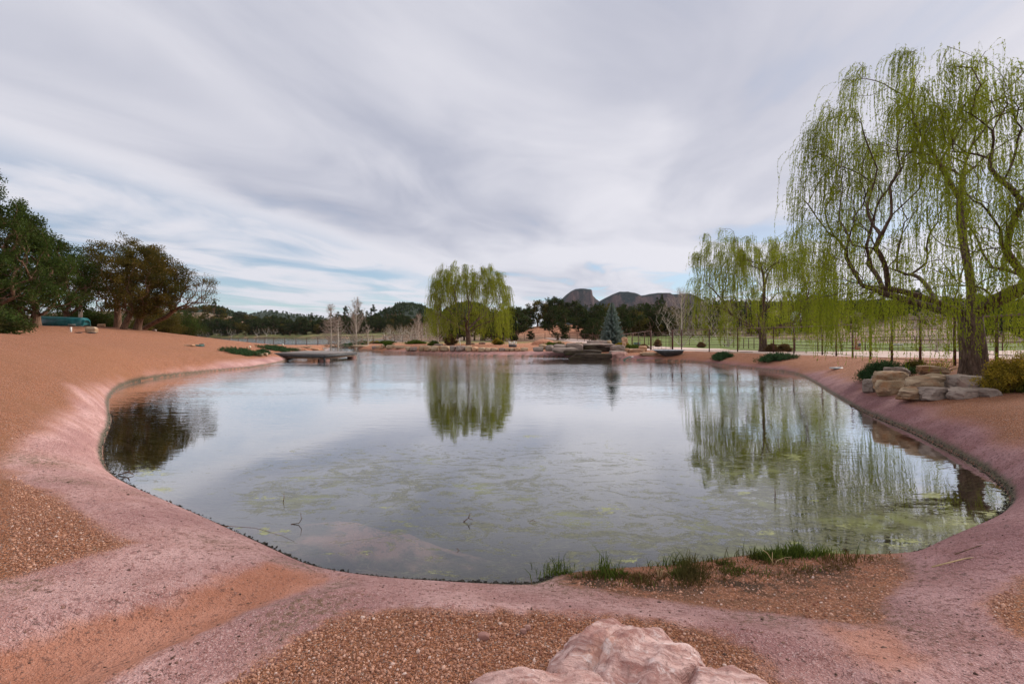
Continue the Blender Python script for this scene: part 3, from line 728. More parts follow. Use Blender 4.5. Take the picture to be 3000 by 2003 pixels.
# ---------------------------------------------------------------- weeping willows
def willow(label, base, height, radius, fork, r0, seed, n_t, n_s, leaf, zmin_rel, bands, lean=(0, 0), extra=None, wid=.011):
    R = np.random.default_rng(seed)
    o = thing('weeping_willow', label, 'tree', base)
    k = 8; tr = [(lean[0]*(i/(k-1))**1.5+.03*math.sin(i*1.3), lean[1]*(i/(k-1)), fork*i/(k-1)) for i in range(k)]
    T = []
    while len(T) < n_t:
        az = R.uniform(0, 2*PI); q = R.random()
        el = math.asin(R.random()**.85) if q < .8 else R.uniform(-.15, .35)
        rr = R.uniform(.55, 1.0)**.6*(1+.10*math.sin(3*az+seed)+.06*math.sin(5*az))
        z = fork*.95+(height-fork*.95)*math.sin(el)**.75*rr if el > 0 else fork*.95+(height-fork)*math.sin(el)*rr
        ce = max(math.cos(el), 0)**.62; T.append((math.cos(az)*ce*radius*rr+lean[0], math.sin(az)*ce*radius*rr+lean[1], z))
    if extra is not None: T += list(extra)
    N, par, cnt, tips = grow(np.array(T), tr, .55, .28, .10, R)
    N[:, 2] = np.minimum(N[:, 2], height+.15)
    mb = MB(); branch_mesh(mb, N, par, cnt, tips, r0, .56, .007, 1.25)
    mb.build('trunk', M['willow_bark'], o, smooth=True)
    # where strands start: thin wood
    cand = np.where((cnt <= 4) & (np.arange(len(N)) > 12))[0]
    rad = np.hypot(N[:, 0], N[:, 1])
    w = .25+(rad[cand]/radius)**1.5+np.clip((N[cand, 2]-fork)/(height-fork), 0, 1)*.8
    zf = (N[cand, 2]-fork)/(height-fork); w = w*np.where((zf > .22) & (zf < .62), .5, np.where(zf <= .22, .42, 1.15))*np.where((rad[cand] < .38*radius) & (zf < .5), .12, 1.0)
    ncl = n_s//7; ci = R.choice(cand, ncl, p=w/w.sum())
    st = np.repeat(ci, 7); S = len(st)
    p0 = N[st]+R.normal(0, .10, (S, 3))*np.array([1, 1, .5])
    outd = np.stack([p0[:, 0]-lean[0]*.5, p0[:, 1]-lean[1]*.5, np.zeros(S)], 1); outd = unit(outd)+R.normal(0, .55, (S, 3)); outd[:, 2] = 0
    zmin = zmin_rel+R.gamma(2, bands, S)+.25*np.sin(p0[:, 0]*2.3+seed)
    room = np.maximum(p0[:, 2]-zmin, .15)
    clL = np.repeat(R.lognormal(math.log(height*.105), .6, ncl), 7)*R.uniform(.75, 1.2, S)
    low = p0[:, 2] < fork+(height-fork)*.26
    L = np.where(low & (R.random(S) < .75), room*R.uniform(.75, 1, S), np.minimum(room, clL))
    o_len = R.uniform(.12, .42, S)*height/9; rise = R.uniform(-.02, .22, S)*height/9
    G = 9; tt = np.linspace(0, 1, G)[None, :, None]
    Pp = p0[:, None, :]+outd[:, None, :]*o_len[:, None, None]*(1-np.exp(-5*tt))
    Pp[:, :, 2] += rise[:, None]*4*np.sin(np.minimum(tt[..., 0]*4, PI))*.25-L[:, None]*tt[..., 0]**1.25
    sw = np.repeat(R.normal(.04, .07, (ncl, 2)), 7, 0)+R.normal(0, .02, (S, 2))
    for ax_ in (0, 1): Pp[:, :, ax_] += sw[:, ax_, None]*L[:, None]*tt[..., 0]**1.6+.012*L[:, None]*np.sin(tt[..., 0]*9+st[:, None])
    # stems as thin ribbons
    wv = np.array([[.0025, .0012, 0]])*(wid/.011)
    V = np.stack([Pp-wv[:, None, :], Pp+wv[:, None, :]], 2).reshape(-1, 3)
    i = (np.arange(S)[:, None]*G+np.arange(G-1)[None, :]).ravel()*2
    Q = np.stack([i, i+1, i+3, i+2], 1)
    np_mesh('hanging_twigs', V, Q, M['willow_twig'], o)
    # leaves
    nl = np.maximum((L/leaf[1]).astype(int), 3); sid = np.repeat(np.arange(S), nl); n = len(sid)
    f = R.random(n)**.9*(G-1)*.999; i0 = f.astype(int); fr = (f-i0)[:, None]
    c = Pp[sid, i0]*(1-fr)+Pp[sid, i0+1]*fr
    tan = unit(Pp[sid, i0+1]-Pp[sid, i0])
    a = unit(tan*1.0+rdir(R, n)*.55+np.array([0, 0, -.25]))
    s = leaf[0]*R.uniform(.6, 1.25, n)
    wv = unit(np.cross(a, rdir(R, n)))
    var = np.clip(np.repeat(R.random(ncl), 7)[sid]*.7+R.random(n)*.3, 0, 1)
    Vv, Qq, vv = quads(c+a*s[:, None]*.5, a*s[:, None]*.5, wv*wid, var)
    np_mesh('foliage', Vv, Qq, M['willow'], o, attrs={'var': vv})
    return o
# ---------------------------------------------------------------- placing trees
def G(px, d): x, y = wd(px, d); return (x, y, hz(x, y))
gz = lambda x, y: (x, y, hz(x, y))
x, y, z = G(2851, 12.7)
RW = (x, y, z-.05)
ex = [(-3.2, -.6, 2.5), (-3.3, .5, 2.9), (-3.0, -1.2, 3.0), (-3.5, -.3, 3.3), (-2.6, -2.0, 2.7), (3.5, 0, 3.2), (4, -1, 3.6), (-2.5, 1.5, 2.5)]
willow('large weeping willow with thick dark trunk rising behind the stone planter by the pipe fence', RW, 8.7, 3.75, 2.9, .27, 11, 950, 6900, (.062, .028), .35, .28, lean=(-.12, 0), extra=ex, wid=.0085)
x, y, z = G(2235, 34)
willow('middle weeping willow with single dark trunk above the low two-tier stone planter', (x, y, z-.05), 8.7, 4.5, 2.7, .25, 5, 650, 4600, (.11, .052), .45, .28, wid=.014)
x, y, z = G(1372, 52)
willow('farthest weeping willow with a round umbrella crown beyond the far shore', (x, y, z-.1), 8.9, 4.6, 2.6, .26, 9, 650, 4900, (.13, .058), .45, .28, wid=.016)

# ---------------------------------------------------------------- evergreens on the left bank
def bushy(name, label, base, h, r, seed, mat, bark, n_t=140, per=30, leaf=.12, spread=.32, fork=.2, r0=.22, shape='round', trunkpar=None, low=.05, offc=(0, 0), cat='tree', group=None, aspect=.45, up=.35, branches=True):
    R = np.random.default_rng(seed)
    o = thing(name, label, cat, base, group=group)
    tr = [(offc[0]*(i/5)**1.3*.5, offc[1]*(i/5)*.5, h*fork*i/5) for i in range(6)]
    T = []
    lob = [(R.uniform(0, 2*PI), R.uniform(.2, 1), R.uniform(.3, .55)) for _ in range(9)]
    while len(T) < n_t:
        q = R.uniform(-1, 1, 3); rr = np.linalg.norm(q)
        if rr > 1 or rr < .45: continue
        t = (q[2]+1)/2
        if shape == 'cone': s = (1-t)**.75*(1+.22*math.sin(7*t*PI+seed)); q2 = np.array([q[0]*s*1.25, q[1]*s*1.25])
        else:
            a = math.atan2(q[1], q[0]); k = 1+.16*math.sin(3*a+seed)+.10*math.sin(5*a+seed*2+4*t); q2 = q[:2]*k
        T.append((q2[0]*r+offc[0], q2[1]*r+offc[1], h*(low+(1-low)*t)))
    T = np.array(T)
    N, par, cnt, tips = grow(T, tr, .4, .3, .05, R)
    mb = MB(); branch_mesh(mb, N, par, cnt, tips, r0, .5, .012, minr=0 if branches else .03)
    mb.build('trunk', bark, o, smooth=True)
    w = np.where((cnt <= 3) & (np.arange(len(N)) > 6))[0]
    w = w[R.random(len(w)) < .75]
    pts = N[w]
    lv = [tufts(R, pts, per, spread, leaf, aspect, up, flat=.8)]
    leaf_obj('foliage', lv, mat, o)
    return o
bushy('juniper_tree', 'tall dark green juniper, pointed top, at the left edge above the overturned boat', G(-40, 27), 9.6, 3.3, 21, M['junip'], M['bark'], 360, 62, .15, .50, .15, .25, 'cone', low=.0)
bushy('juniper_tree', 'second dark green juniper whose drooping boughs cover the stern of the overturned boat', G(105, 30), 6.9, 2.6, 22, M['junip'], M['bark'], 270, 62, .15, .50, .15, .22, 'cone', low=.10)
bushy('juniper_tree', 'broad green juniper just behind the middle of the teal boat', G(60, 33), 8.6, 2.7, 29, M['junip'], M['bark'], 270, 60, .16, .50, .15, .22, 'cone', low=.04)
bushy('juniper_tree', 'rounded green juniper between the boat and the rust coloured trees', G(195, 35), 6.0, 1.9, 23, M['junip'], M['bark'], 200, 60, .15, .46, .2, .18, 'round', low=.14)
bushy('juniper_tree', 'brownish green juniper with open top behind the rust coloured one', G(345, 41), 8.0, 3.1, 24, M['oak'], M['bark'], 330, 54, .15, .50, .28, .24, 'round', low=.14)
bushy('juniper_tree', 'rust and gold juniper with heavy low foliage, nearest the shore on the rise', G(362, 37.5), 6.4, 2.6, 25, M['junip_red'], M['bark'], 340, 58, .14, .48, .25, .19, 'round', low=.13, offc=(1.6, 0))
bushy('juniper_tree', 'golden juniper on the thick crooked trunk in the middle of the grove', G(402, 38.5), 6.9, 2.2, 26, M['junip_red'], M['bark'], 300, 54, .14, .46, .25, .24, 'round', low=.15, offc=(1.0, 0))
bushy('oak_tree', 'thin brown leaning oak reaching right toward the hills', G(420, 40), 5.0, 2.3, 27, M['oak'], M['bark'], 200, 20, .12, .34, .22, .16, 'round', low=.32, offc=(3.9, 0))
bushy('juniper_tree', 'slim dark juniper with two pale trunks in the shade of the grove', G(236, 40), 6.2, 1.9, 28, M['oak'], M['bark_pale'], 110, 36, .15, .36, .4, .14, 'round', low=.32)
bushy('juniper_tree', 'dark juniper filling the back of the grove', G(285, 45), 5.6, 2.6, 30, M['junip'], M['bark'], 150, 36, .17, .40, .2, .2, 'round', low=.0)
def shrub(name, label, base, rx, ry, h, seed, mat, n=260, leaf=.07, per=14, asp=.35, cat='shrub', group=None, up=.6, stems=True, spread=.11):
    """a low bush: many arching stems, each with a spray of leaves"""
    R = np.random.default_rng(seed); o = thing(name, label, cat, base, group=group)
    a = R.uniform(0, 2*PI, n); q = R.random(n)**.55*(1+.20*np.sin(3*a+seed)+.14*np.sin(7*a)+R.normal(0, .10, n))
    hh = h*np.sqrt(np.clip(1-(np.minimum(q, 1)*.93)**2, .02, 1))*R.uniform(.6, 1.25, n)
    tip = np.stack([np.cos(a)*q*rx, np.sin(a)*q*ry, hh], 1)
    gzv = np.clip(H(base[0]+tip[:, 0], base[1]+tip[:, 1])-base[2], -.12, .5); tip[:, 2] += gzv
    root = tip*np.array([.25, .25, 0])
    mb = MB()
    if stems:
        for i in range(0, n, 4):
            mid = (root[i]+tip[i])/2+np.array([0, 0, h*.12]); mb.tube([root[i], mid, tip[i]], [.012, .008, .004], 3, cap=False)
        mb.build('stem', M['bark'], o)
    fr = R.random((n, 3))**.6
    pts = (root[:, None, :]*(1-fr[..., None])+tip[:, None, :]*fr[..., None]).reshape(-1, 3)
    pts[:, 2] += .04*h
    leaf_obj('foliage', [tufts(R, pts, per, spread, leaf, asp, up)], mat, o)
    return o
for i, (px, d, w, h, mm, lab) in enumerate(((490, 52, 1.9, 2.6, 'oak', 'round olive green bush on the back slope below the leaning oak'), (545, 56, 2.3, 2.7, 'junip', 'dark green bush where the orange slope meets the lake view'), (430, 50, 1.8, 2.3, 'oak', 'olive bush between the oak trunks on the rise'),
        (215, 41.5, 3.0, 1.5, 'junip', 'dark hedge-like bush in the shade behind the boat'), (300, 43, 2.6, 1.4, 'junip', 'dark low bush in the shade right of the pale trunks'), (-35, 21, 1.6, 1.0, 'junip', 'green bush among the stones at the far left edge'), (5, 29, 1.3, 1.2, 'brown', 'reddish brown dead bush beneath the left juniper'))):
    shrub('shrub', lab, G(px, d), w, w, h, 60+i, M[mm], 300, .13, 12, .45, up=.4, spread=.26)

# ---------------------------------------------------------------- bare trees
def bare(label, base, h, r, seed, n_t=150, r0=.08, fork=.12, narrow=True, group=None, up=1.0, name='bare_aspen', nt2=7):
    R = np.random.default_rng(seed); o = thing(name, label, 'tree', base, group=group)
    k = 12; tr = [(.008*h*math.sin(i*.7+seed)*(i/k), 0, h*.86*i/(k-1)) for i in range(k)]
    T = []
    for _ in range(n_t):
        t = R.uniform(fork, 1); rr = r*(math.sin(PI*min(1, (t*.85+.12)))**.8)*R.uniform(.3, 1)
        a = R.uniform(0, 2*PI); T.append((rr*math.cos(a), rr*math.sin(a), h*t))
    T = np.array(T)
    tr = np.array(tr); N = [tuple(p) for p in tr]; par = [-1]+list(range(k-1))
    arr = list(tr); pl = list(np.arange(k)*h*.86/(k-1)); ok = [False]*2+[True]*(k-2)
    tips = [k-1]
    for t in T[np.argsort(T[:, 2])]:
        A = np.array(arr); dd = np.linalg.norm(A-t, axis=1); dr = t[2]-A[:, 2]; hor = np.hypot(A[:, 0]-t[0], A[:, 1]-t[1])
        cost = dd+np.abs(dr-hor*up)*.9+np.where(dr < 0, 5, 0)+np.where(np.arange(len(A)) >= k, .22*h, 0); j = int(np.argmin(cost)); a = A[j]; prev = j
        c = (a+t)/2+np.array([(t[0]-a[0])*.12, (t[1]-a[1])*.12, (-.13 if up < 1.2 else .02)*dd[j]])
        kk = max(2, int(dd[j]/.3))
        for q in range(1, kk+1):
            s = q/kk; arr.append((1-s)**2*a+2*s*(1-s)*c+s*s*t); par.append(prev); prev = len(arr)-1
        tips.append(prev)
    N = np.array(arr); par = np.array(par); cnt = np.zeros(len(N)); cnt[tips] = 1
    for i in range(len(N)-1, 0, -1): cnt[par[i]] += cnt[i]
    mb = MB(); branch_mesh(mb, N, par, cnt, np.array(tips), r0, .62, .010, 1.2)
    mb.build('trunk', M['bark_pale'], o, smooth=True)
    # fine twigs
    c = np.where((cnt <= 2) & (np.arange(len(N)) > k))[0]; mt = MB()
    idx = np.repeat(c, nt2 if len(c) < 500 else max(2, nt2-3)); n = len(idx)
    dirs = unit(rdir(R, n)*.8+np.array([0, 0, .55*up])+unit(N[idx]*np.array([1, 1, 0]))*.5); L = R.uniform(.15, .5, n)*h/7
    p0 = N[idx]; p1 = p0+dirs*L[:, None]; w = unit(np.cross(dirs, np.array([0, 1, .1])))*.0045
    V = np.stack([p0-w*1.5, p0+w*1.5, p1+w*.5, p1-w*.5], 1).reshape(-1, 3)
    np_mesh('twigs', V, np.arange(n*4).reshape(n, 4), M['twig_pale'], o)
    return o
for i, (px, d, py_top, r, lab, nn, up) in enumerate((
        (970, 58, 893, 1.5, 'tall leafless white-barked tree, leftmost of the bare trees past the dock', 150, .6),
        (991, 57, 925, 1.2, 'shorter leafless white tree close beside the leftmost bare one', 110, .7),
        (1044, 60, 873, 1.5, 'tallest leafless white tree, forked, straight above the right end of the dock', 150, 1.6),
        (1078, 62, 950, 1.2, 'small bare tree right of the tall forked one', 90, .8),
        (1227, 62, 920, 1.3, 'slender bare white tree standing left of the far willow', 130, 1.3),
        (1262, 66, 915, 1.5, 'bare tree half inside the left curtain of the far willow', 130, 1.3),
        (1283, 56, 905, 1.5, 'pale bare tree behind the left edge of the far willow', 120, 1.3),
        (1997, 72, 845, 4.0, 'large bare aspen with upswept branches behind the ranch gate', 330, 1.5),
        (2060, 74, 880, 3.2, 'bare aspen behind the left edge of the middle willow', 240, 1.5),
        (2132, 72, 885, 3.0, 'bare aspen seen through the middle willow left of its trunk', 220, 1.5),
        (2744, 34, 880, 1.5, 'small grey-trunked budding tree in the field left of the big willow trunk', 150, 1.0))):
    b = G(px, d); h = EYE+(HY-py_top)/F*d-b[2]
    bare(lab, b, h, r, 80+i, nn, .085 if d < 70 else .15, .14 if i not in (7, 8, 9) else .2, up=up)

# ---------------------------------------------------------------- blue spruce
def spruce(label, base, h, r, seed, mat, name='blue_spruce', lev=30, leaf=.11, group=None, cat='tree', per=16):
    R = np.random.default_rng(seed); o = thing(name, label, cat, base, group=group)
    mb = MB(); mb.tube([(0, 0, -.1), (0, 0, h*.5), (0, 0, h)], [r*.075, r*.05, .01], 8); mb.build('trunk', M['bark'], o, smooth=True)
    pts = []
    for l in range(lev):
        t = (l+.5)/lev; z = h*(.03+.95*t); L = r*(1-t)**.72*(1+.1*math.sin(l*2.1))
        nb = max(4, int(13*(1-t)+4)); a0 = R.uniform(0, 6)
        for b in range(nb):
            a = a0+b*2*PI/nb+R.normal(0, .12); LL = L*R.uniform(.8, 1.12); m = max(2, int(LL/.10))
            s = np.linspace(.15, 1, m)
            pts.append(np.stack([np.cos(a)*LL*s, np.sin(a)*LL*s, z-.18*LL*s+.22*LL*s*s+.0*s], 1))
    pts = np.concatenate(pts)
    V, Q, v = tufts(R, pts, per, .10, leaf, .32, .15)
    # tips paler
    rr = np.hypot(V[:, 0], V[:, 1])/(r*np.clip(1-V[:, 2]/h, .05, 1)**.85+.05)
    v = np.clip(v*.5+np.clip(rr-.45, 0, 1)*.9, 0, 1)
    np_mesh('foliage', V, Q, mat, o, attrs={'var': v})
    return o
b = G(1793, 47)
spruce('blue-grey conical spruce standing alone behind the waterfall rocks', b, EYE+(HY-884)/F*47-b[2], 1.32, 3, M['spruce'])

# ---------------------------------------------------------------- woods beyond: each tree a copy
def proto_tree(name, kind, seed):
    if kind == 'junip':
        o = bushy(name, 'dark bushy juniper', (0, 0, 0), 5.0, 2.3, seed, M['forest'], M['bark'], 70, 34, .36, .62, .2, .16, 'round', low=.02)
    elif kind == 'oak':
        o = bushy(name, 'olive', (0, 0, 0), 5.0, 2.0, seed, M['oak'], M['bark'], 60, 28, .33, .55, .25, .15, 'round', low=.10)
    elif kind == 'pine':
        o = bushy(name, 'pine', (0, 0, 0), 9.0, 2.1, seed, M['pine'], M['bark'], 60, 15, .45, .5, .3, .18, 'cone', low=.22)
    else:
        o = bushy(name, 'brown', (0, 0, 0), 3.6, 1.7, seed, M['brown'], M['bark_pale'], 60, 3, .25, .45, .15, .10, 'round', low=.1)
    return o
protos = {k: [proto_tree(n, k, 200+i*7+j) for j in range(3)] for i, (k, n) in enumerate((('junip', 'forest_juniper'), ('oak', 'forest_oak'), ('pine', 'forest_pine'), ('brown', 'leafless_bush')))}
used_p = set()
cnts = {}
LAB = {'junip': ('dark round-crowned juniper in the woods beyond the ranch fences and lake', 'dark junipers in the far woods'),
       'oak': ('olive brown scrub oak in the woods beyond the ranch fences and lake', 'olive scrub oaks in the far woods'),
       'pine': ('tall dark pine standing above the far woods', 'tall pines rising above the woods'),
       'brown': ('leafless brown bush at the foot of the far woods', 'leafless bushes below the woods')}
def plant(kind, x, y, sc, lab=None, own=None):
    R = rng; j = int(R.integers(3)); p = protos[kind][j]; cnts[kind] = cnts.get(kind, 0)+1
    z = hz(x, y)-.1; s = sc*R.uniform(.9, 1.1); s3 = (s*R.uniform(.9, 1.12), s*R.uniform(.9, 1.12), s)
    if id(p) not in used_p:
        used_p.add(id(p)); p.location = (x, y, z); p.scale = s3; p.rotation_euler = (0, 0, R.uniform(0, 6)); o = p
    else: o = dup(p, (x, y, z), R.uniform(0, 6), s3)
    if lab: o['label'] = lab; o.pop('group', None) if hasattr(o, 'pop') else None
    else: o['label'], o['group'] = LAB[kind]
    return o
plist = []
def scat(kind, n, pxr, dr, sc, cond=None, mind=2.2):
    k = 0; tries = 0
    while k < n and tries < n*30:
        tries += 1
        px = rng.uniform(*pxr); d = math.exp(rng.uniform(math.log(dr[0]), math.log(dr[1])))
        x, y = wd(px, d)
        if cond and not cond(px, d): continue
        if any((x-a)**2+(y-b)**2 < (mind*(.7+d/250))**2 for a, b in plist[-260:]): continue
        plist.append((x, y)); plant(kind, x, y, sc*rng.uniform(.75, 1.3)); k += 1
# left shore and forest hill
scat('junip', 95, (380, 1290), (268, 300), 1.45)
scat('junip', 80, (380, 1290), (300, 400), 1.35)
scat('oak', 110, (380, 1290), (266, 390), 1.2)
scat('pine', 26, (880, 1290), (280, 390), 1.25)
scat('pine', 10, (560, 900), (330, 420), 1.1)
scat('brown', 45, (880, 1300), (150, 262), 1.3, lambda px, d: px > 1130 or d > 262)
scat('brown', 12, (380, 900), (264, 275), 1.2)
# right woods
scat('junip', 70, (1830, 3150), (188, 235), 1.25)
scat('oak', 60, (1830, 3150), (185, 240), 1.2)
scat('pine', 60, (1850, 3150), (190, 270), 1.05)
scat('brown', 22, (1850, 3150), (175, 195), 1.0)
# red hill
for px, d, s, lab in ((1634, 104, 1.4, 'large round juniper on the bare red hillside'), (1555, 110, .45, 'small lone juniper low on the bare red hillside'), (1500, 108, 1.7, 'dark juniper just right of the far willow'), (1478, 112, 1.6, None), (1450, 118, 1.5, None), (1525, 135, 1.5, None), (1545, 142, 1.4, None), (1575, 145, 1.5, None), (1605, 146, 1.6, None), (1625, 148, 1.9, None), (1650, 150, 1.5, None), (1680, 148, 1.5, None), (1700, 138, 1.5, None),
        (1732, 124, 1.3, None), (1750, 118, 1.5, None), (1760, 114, 1.3, None), (1715, 112, .6, None), (1690, 128, .5, None), (1745, 104, 1.1, None), (1780, 130, 1.7, None), (1810, 125, 1.5, None), (1835, 135, 1.8, None), (1860, 140, 1.7, None), (1890, 146, 1.8, None), (1420, 115, 1.4, None), (1390, 118, 1.5, None), (1360, 120, 1.5, None), (1330, 118, 1.5, None), (1300, 122, 1.4, None), (1930, 152, 1.8, None), (1960, 158, 1.8, None)):
    x, y = wd(px, d); plant('junip' if rng.random() < .75 or lab else 'oak', x, y, s, lab)
scat('junip', 26, (1840, 2400), (150, 190), 1.35)
scat('oak', 26, (1700, 2500), (140, 185), 1.1, lambda px, d: px > 1850 or d > 165)
scat('junip', 16, (2850, 3300), (95, 150), 1.2)
scat('pine', 10, (2850, 3300), (110, 160), .9)
print('counts', cnts)
# ---------------------------------------------------------------- distant hills and mesas
def mat_mesa(name, rock1, rock2, veg, vegth=.5, sc=.02):
    t = NT(name); g = t.n('ShaderNodeNewGeometry'); p = g.outputs['Position']
    s = t.n('ShaderNodeSeparateXYZ'); t.l(g.outputs['Normal'], s.inputs[0])
    n = t.noise(t.mapv(p, (1, 1, .5)), sc, 6, .7); n2 = t.noise(t.mapv(p, (1, .5, .22)), sc*2.2, 5, .7)
    rock = t.mix(t.ramp(n2, .35, .65), rock1, rock2)
    vg = t.ramp(t.math('ADD', t.math('MULTIPLY', s.outputs[2], .55), t.math('MULTIPLY', n, .9)), vegth, vegth+.14)
    c = t.mix(vg, rock, t.mix(t.ramp(t.noise(p, sc*9, 3, .8), .4, .6), veg, tuple(v*1.7 for v in veg)))
    return t.done(t.bsdf(c, .95, .1, t.bump(t.noise(p, sc*6, 5, .8), 6, .8)))
def hill(name, label, pts, D, W, mat, seed, prof='round', rough=.05, nx=260, ny=70, cliff=.55, trees=0, treeh=7, tm=None):
    pts = np.array(pts, float); az = (pts[:, 0]-HX)/F*D; el = np.maximum((HY+6-pts[:, 1])/F*D-(treeh*.75 if trees else 0), 0)
    x = np.linspace(az[0], az[-1], nx); top = np.interp(x, az, el)
    t = np.linspace(-1, 1, ny); X, T = np.meshgrid(x, t); hgt = el.max()
    if prof == 'mesa':
        s = np.abs(T)+.16*fbm(X/W*2.2, T*1.5+seed, seed=seed, o=4)
        a = 1-sst(s, .16, .30); b = np.clip(1-s, 0, 1)**1.3
        P = cliff*a+(1-cliff)*np.minimum(b*1.6, 1)
        P = np.minimum(P*1.02, 1)
    else:
        s = np.abs(T)+.10*fbm(X/W*2, T*2, seed=seed, o=3); P = np.cos(np.clip(s, 0, 1)*PI/2)**1.2
    Z = top[None, :]*P+fbm(X/W*4, T*4, seed=seed+3, o=5)*hgt*rough*np.minimum(1, P*3)
    if prof == 'mesa': Z += fbm(X/hgt*3.2, T*.6, seed=seed+9, o=4)*hgt*.10*(P > .25)*(1-sst(P, .9, 1))
    edge = np.minimum(1, np.minimum(X-x[0], x[-1]-X)/(x[-1]-x[0])*20)
    Z = EYE-6/F*D+Z*edge-4*(1-edge)-(np.abs(T) > .98)*10
    Yv = D+T*W
    o = np_mesh(name, np.stack([X.ravel(), Yv.ravel(), Z.ravel()], 1), grid_faces(ny, nx), mat, smooth=True)
    tag(o, kind='structure')
    if trees:
        R = np.random.default_rng(seed); i = R.integers(2, nx-2, trees); j = (ny*(.18+.36*R.random(trees)**.7)).astype(int)
        c = np.stack([X[j, i]+R.normal(0, 2, trees), Yv[j, i], Z[j, i]], 1)
        return c, np.full(trees, treeh)
    return None
m_far = mat_mesa('hill_forest', (.13, .085, .07), (.18, .115, .09), (.030, .038, .028), .42, .02)
m_mesa = mat_mesa('mesa_rock', (.045, .034, .038), (.150, .095, .088), (.020, .026, .027), .62, .012)
ft = []
ft.append(hill('hill', '', [(560,975),(600,945),(640,925),(680,940),(740,925),(770,915),(795,908),(825,912),(860,920),(900,921),(940,925),(980,945),(1060,975)], 1500, 300, m_far, 1, trees=500, treeh=9))
ft.append(hill('hill', '', [(1080,975),(1130,925),(1160,897),(1192,883),(1215,885),(1245,895),(1275,912),(1330,945),(1380,975)], 900, 210, m_far, 2, trees=700, treeh=8))
ft.append(hill('hill', '', [(1240,975),(1290,925),(1330,893),(1375,880),(1405,884),(1440,905),(1475,935),(1520,975)], 600, 150, m_far, 3, trees=600, treeh=7))
ft.append(hill('hill', '', [(420,975),(500,935),(560,905),(620,893),(650,898),(720,928),(800,960),(830,975)], 800, 150, m_far, 5, trees=500, treeh=7))
hill('mesa', '', [(1590,975),(1615,915),(1632,893),(1645,880),(1656,868),(1672,855),(1680,851.5),(1700,850),(1725,851),(1728,853),(1731,868),(1742,878),(1755,888),(1770,920),(1800,975)], 2600, 420, m_mesa, 11, 'mesa', .03, 420, 130, .5)
hill('mesa', '', [(1700,975),(1735,905),(1755,884),(1775,872),(1790,864),(1805,858),(1830,857),(1850,860),(1868,868),(1880,867),(1895,864),(1920,860),(1940,859),(1953,859.5),(1960,864),(1985,863),(2005,864),(2020,872),(2035,880),(2060,905),(2110,975)], 2450, 420, m_mesa, 12, 'mesa', .03, 560, 130, .5)
ft.append(hill('hill', '', [(1950,975),(2020,895),(2100,882),(2300,880),(2500,880),(2700,879),(2900,878),(3100,878),(3300,900),(3500,975)], 900, 200, m_far, 7, trees=1300, treeh=9))
R = np.random.default_rng(5); ps = []
for f in ft:
    c, h = f; n = len(c)
    for k in range(4):
        cc = c+np.stack([R.normal(0, 1.2, n), R.normal(0, 1.2, n), h*R.uniform(.1, .62, n)], 1)
        a = np.stack([R.normal(0, .25, n), R.normal(0, .25, n), np.ones(n)], 1)*h[:, None]*R.uniform(.28, .45, n)[:, None]*(1-.15*k)
        w = unit(np.cross(a, rdir(R, n)))*h[:, None]*.26*(1-.15*k)
        ps.append(quads(cc, a, w, np.clip(R.random(n), 0, 1)))
tag(leaf_obj('distant_forest', ps, M['pine'], None), 'dark pine forest covering the far hills below the mesas', 'forest', kind='stuff')

# ---------------------------------------------------------------- rocks
def mat_rock(name, cols, sc=2.2, strata=5.0, crack=.8, dist=.03, stain=(.10, .06, .04)):
    t = NT(name); p = t.obj(); oi = t.n('ShaderNodeObjectInfo').outputs['Random']
    pv = t.n('ShaderNodeVectorMath', operation='ADD'); t.l(p, pv.inputs[0]); cb = t.n('ShaderNodeCombineXYZ')
    for i in range(3): t.l(t.math('MULTIPLY', oi, 31.0+i*7), cb.inputs[i])
    t.l(cb.outputs[0], pv.inputs[1]); p = pv.outputs[0]
    n = t.noise(t.mapv(p, (1, 1, strata), (.25, .15, 0)), sc, 6, .65, .6)
    m = t.noise(p, sc*.9, 4, .6, .5); f = t.noise(p, sc*14, 4, .75)
    c = t.mix(t.ramp(n, .32, .66), cols[0], cols[1]); c = t.mix(t.ramp(m, .5, .66), c, cols[2])
    c = t.mix(t.math('MULTIPLY', t.ramp(f, .55, .7), .5), c, stain)
    ck = t.math('SUBTRACT', 1.0, t.ramp(t.math('ABSOLUTE', t.math('SUBTRACT', n, .5)), 0, .02))
    c = t.mix(t.math('MULTIPLY', ck, crack*.5), c, stain)
    h = t.math('ADD', t.math('MULTIPLY', n, 1.0), t.math('ADD', t.math('MULTIPLY', f, .18), t.math('MULTIPLY', ck, -.25)))
    return t.done(t.bsdf(c, .9, .2, t.bump(h, dist, 1)))
M['rock_tan'] = mat_rock('sandstone', ((.30, .195, .115), (.48, .36, .25), (.36, .19, .10)), 1.6)
M['rock_grey'] = mat_rock('grey_stone', ((.20, .155, .13), (.30, .235, .20), (.24, .15, .12)), 1.2, 2.0)
M['rock_dark'] = mat_rock('wet_stone', ((.022, .016, .012), (.060, .042, .030), (.045, .038, .016)), 2.0)
M['rock_orange'] = mat_rock('orange_stone', ((.40, .20, .11), (.56, .35, .22), (.34, .20, .13)), 1.8)
M['rock_pink'] = mat_rock('pink_stone', ((.30, .155, .13), (.44, .26, .22), (.34, .18, .14)), 1.5, 1.5)
_sph = {}
def icos(n):
    if n not in _sph:
        import bmesh
        bm = bmesh.new(); bmesh.ops.create_icosphere(bm, subdivisions=n, radius=1)
        V = np.array([v.co[:] for v in bm.verts]); Fc = np.array([[v.index for v in f.verts] for f in bm.faces]); bm.free(); _sph[n] = (V, Fc)
    return _sph[n]
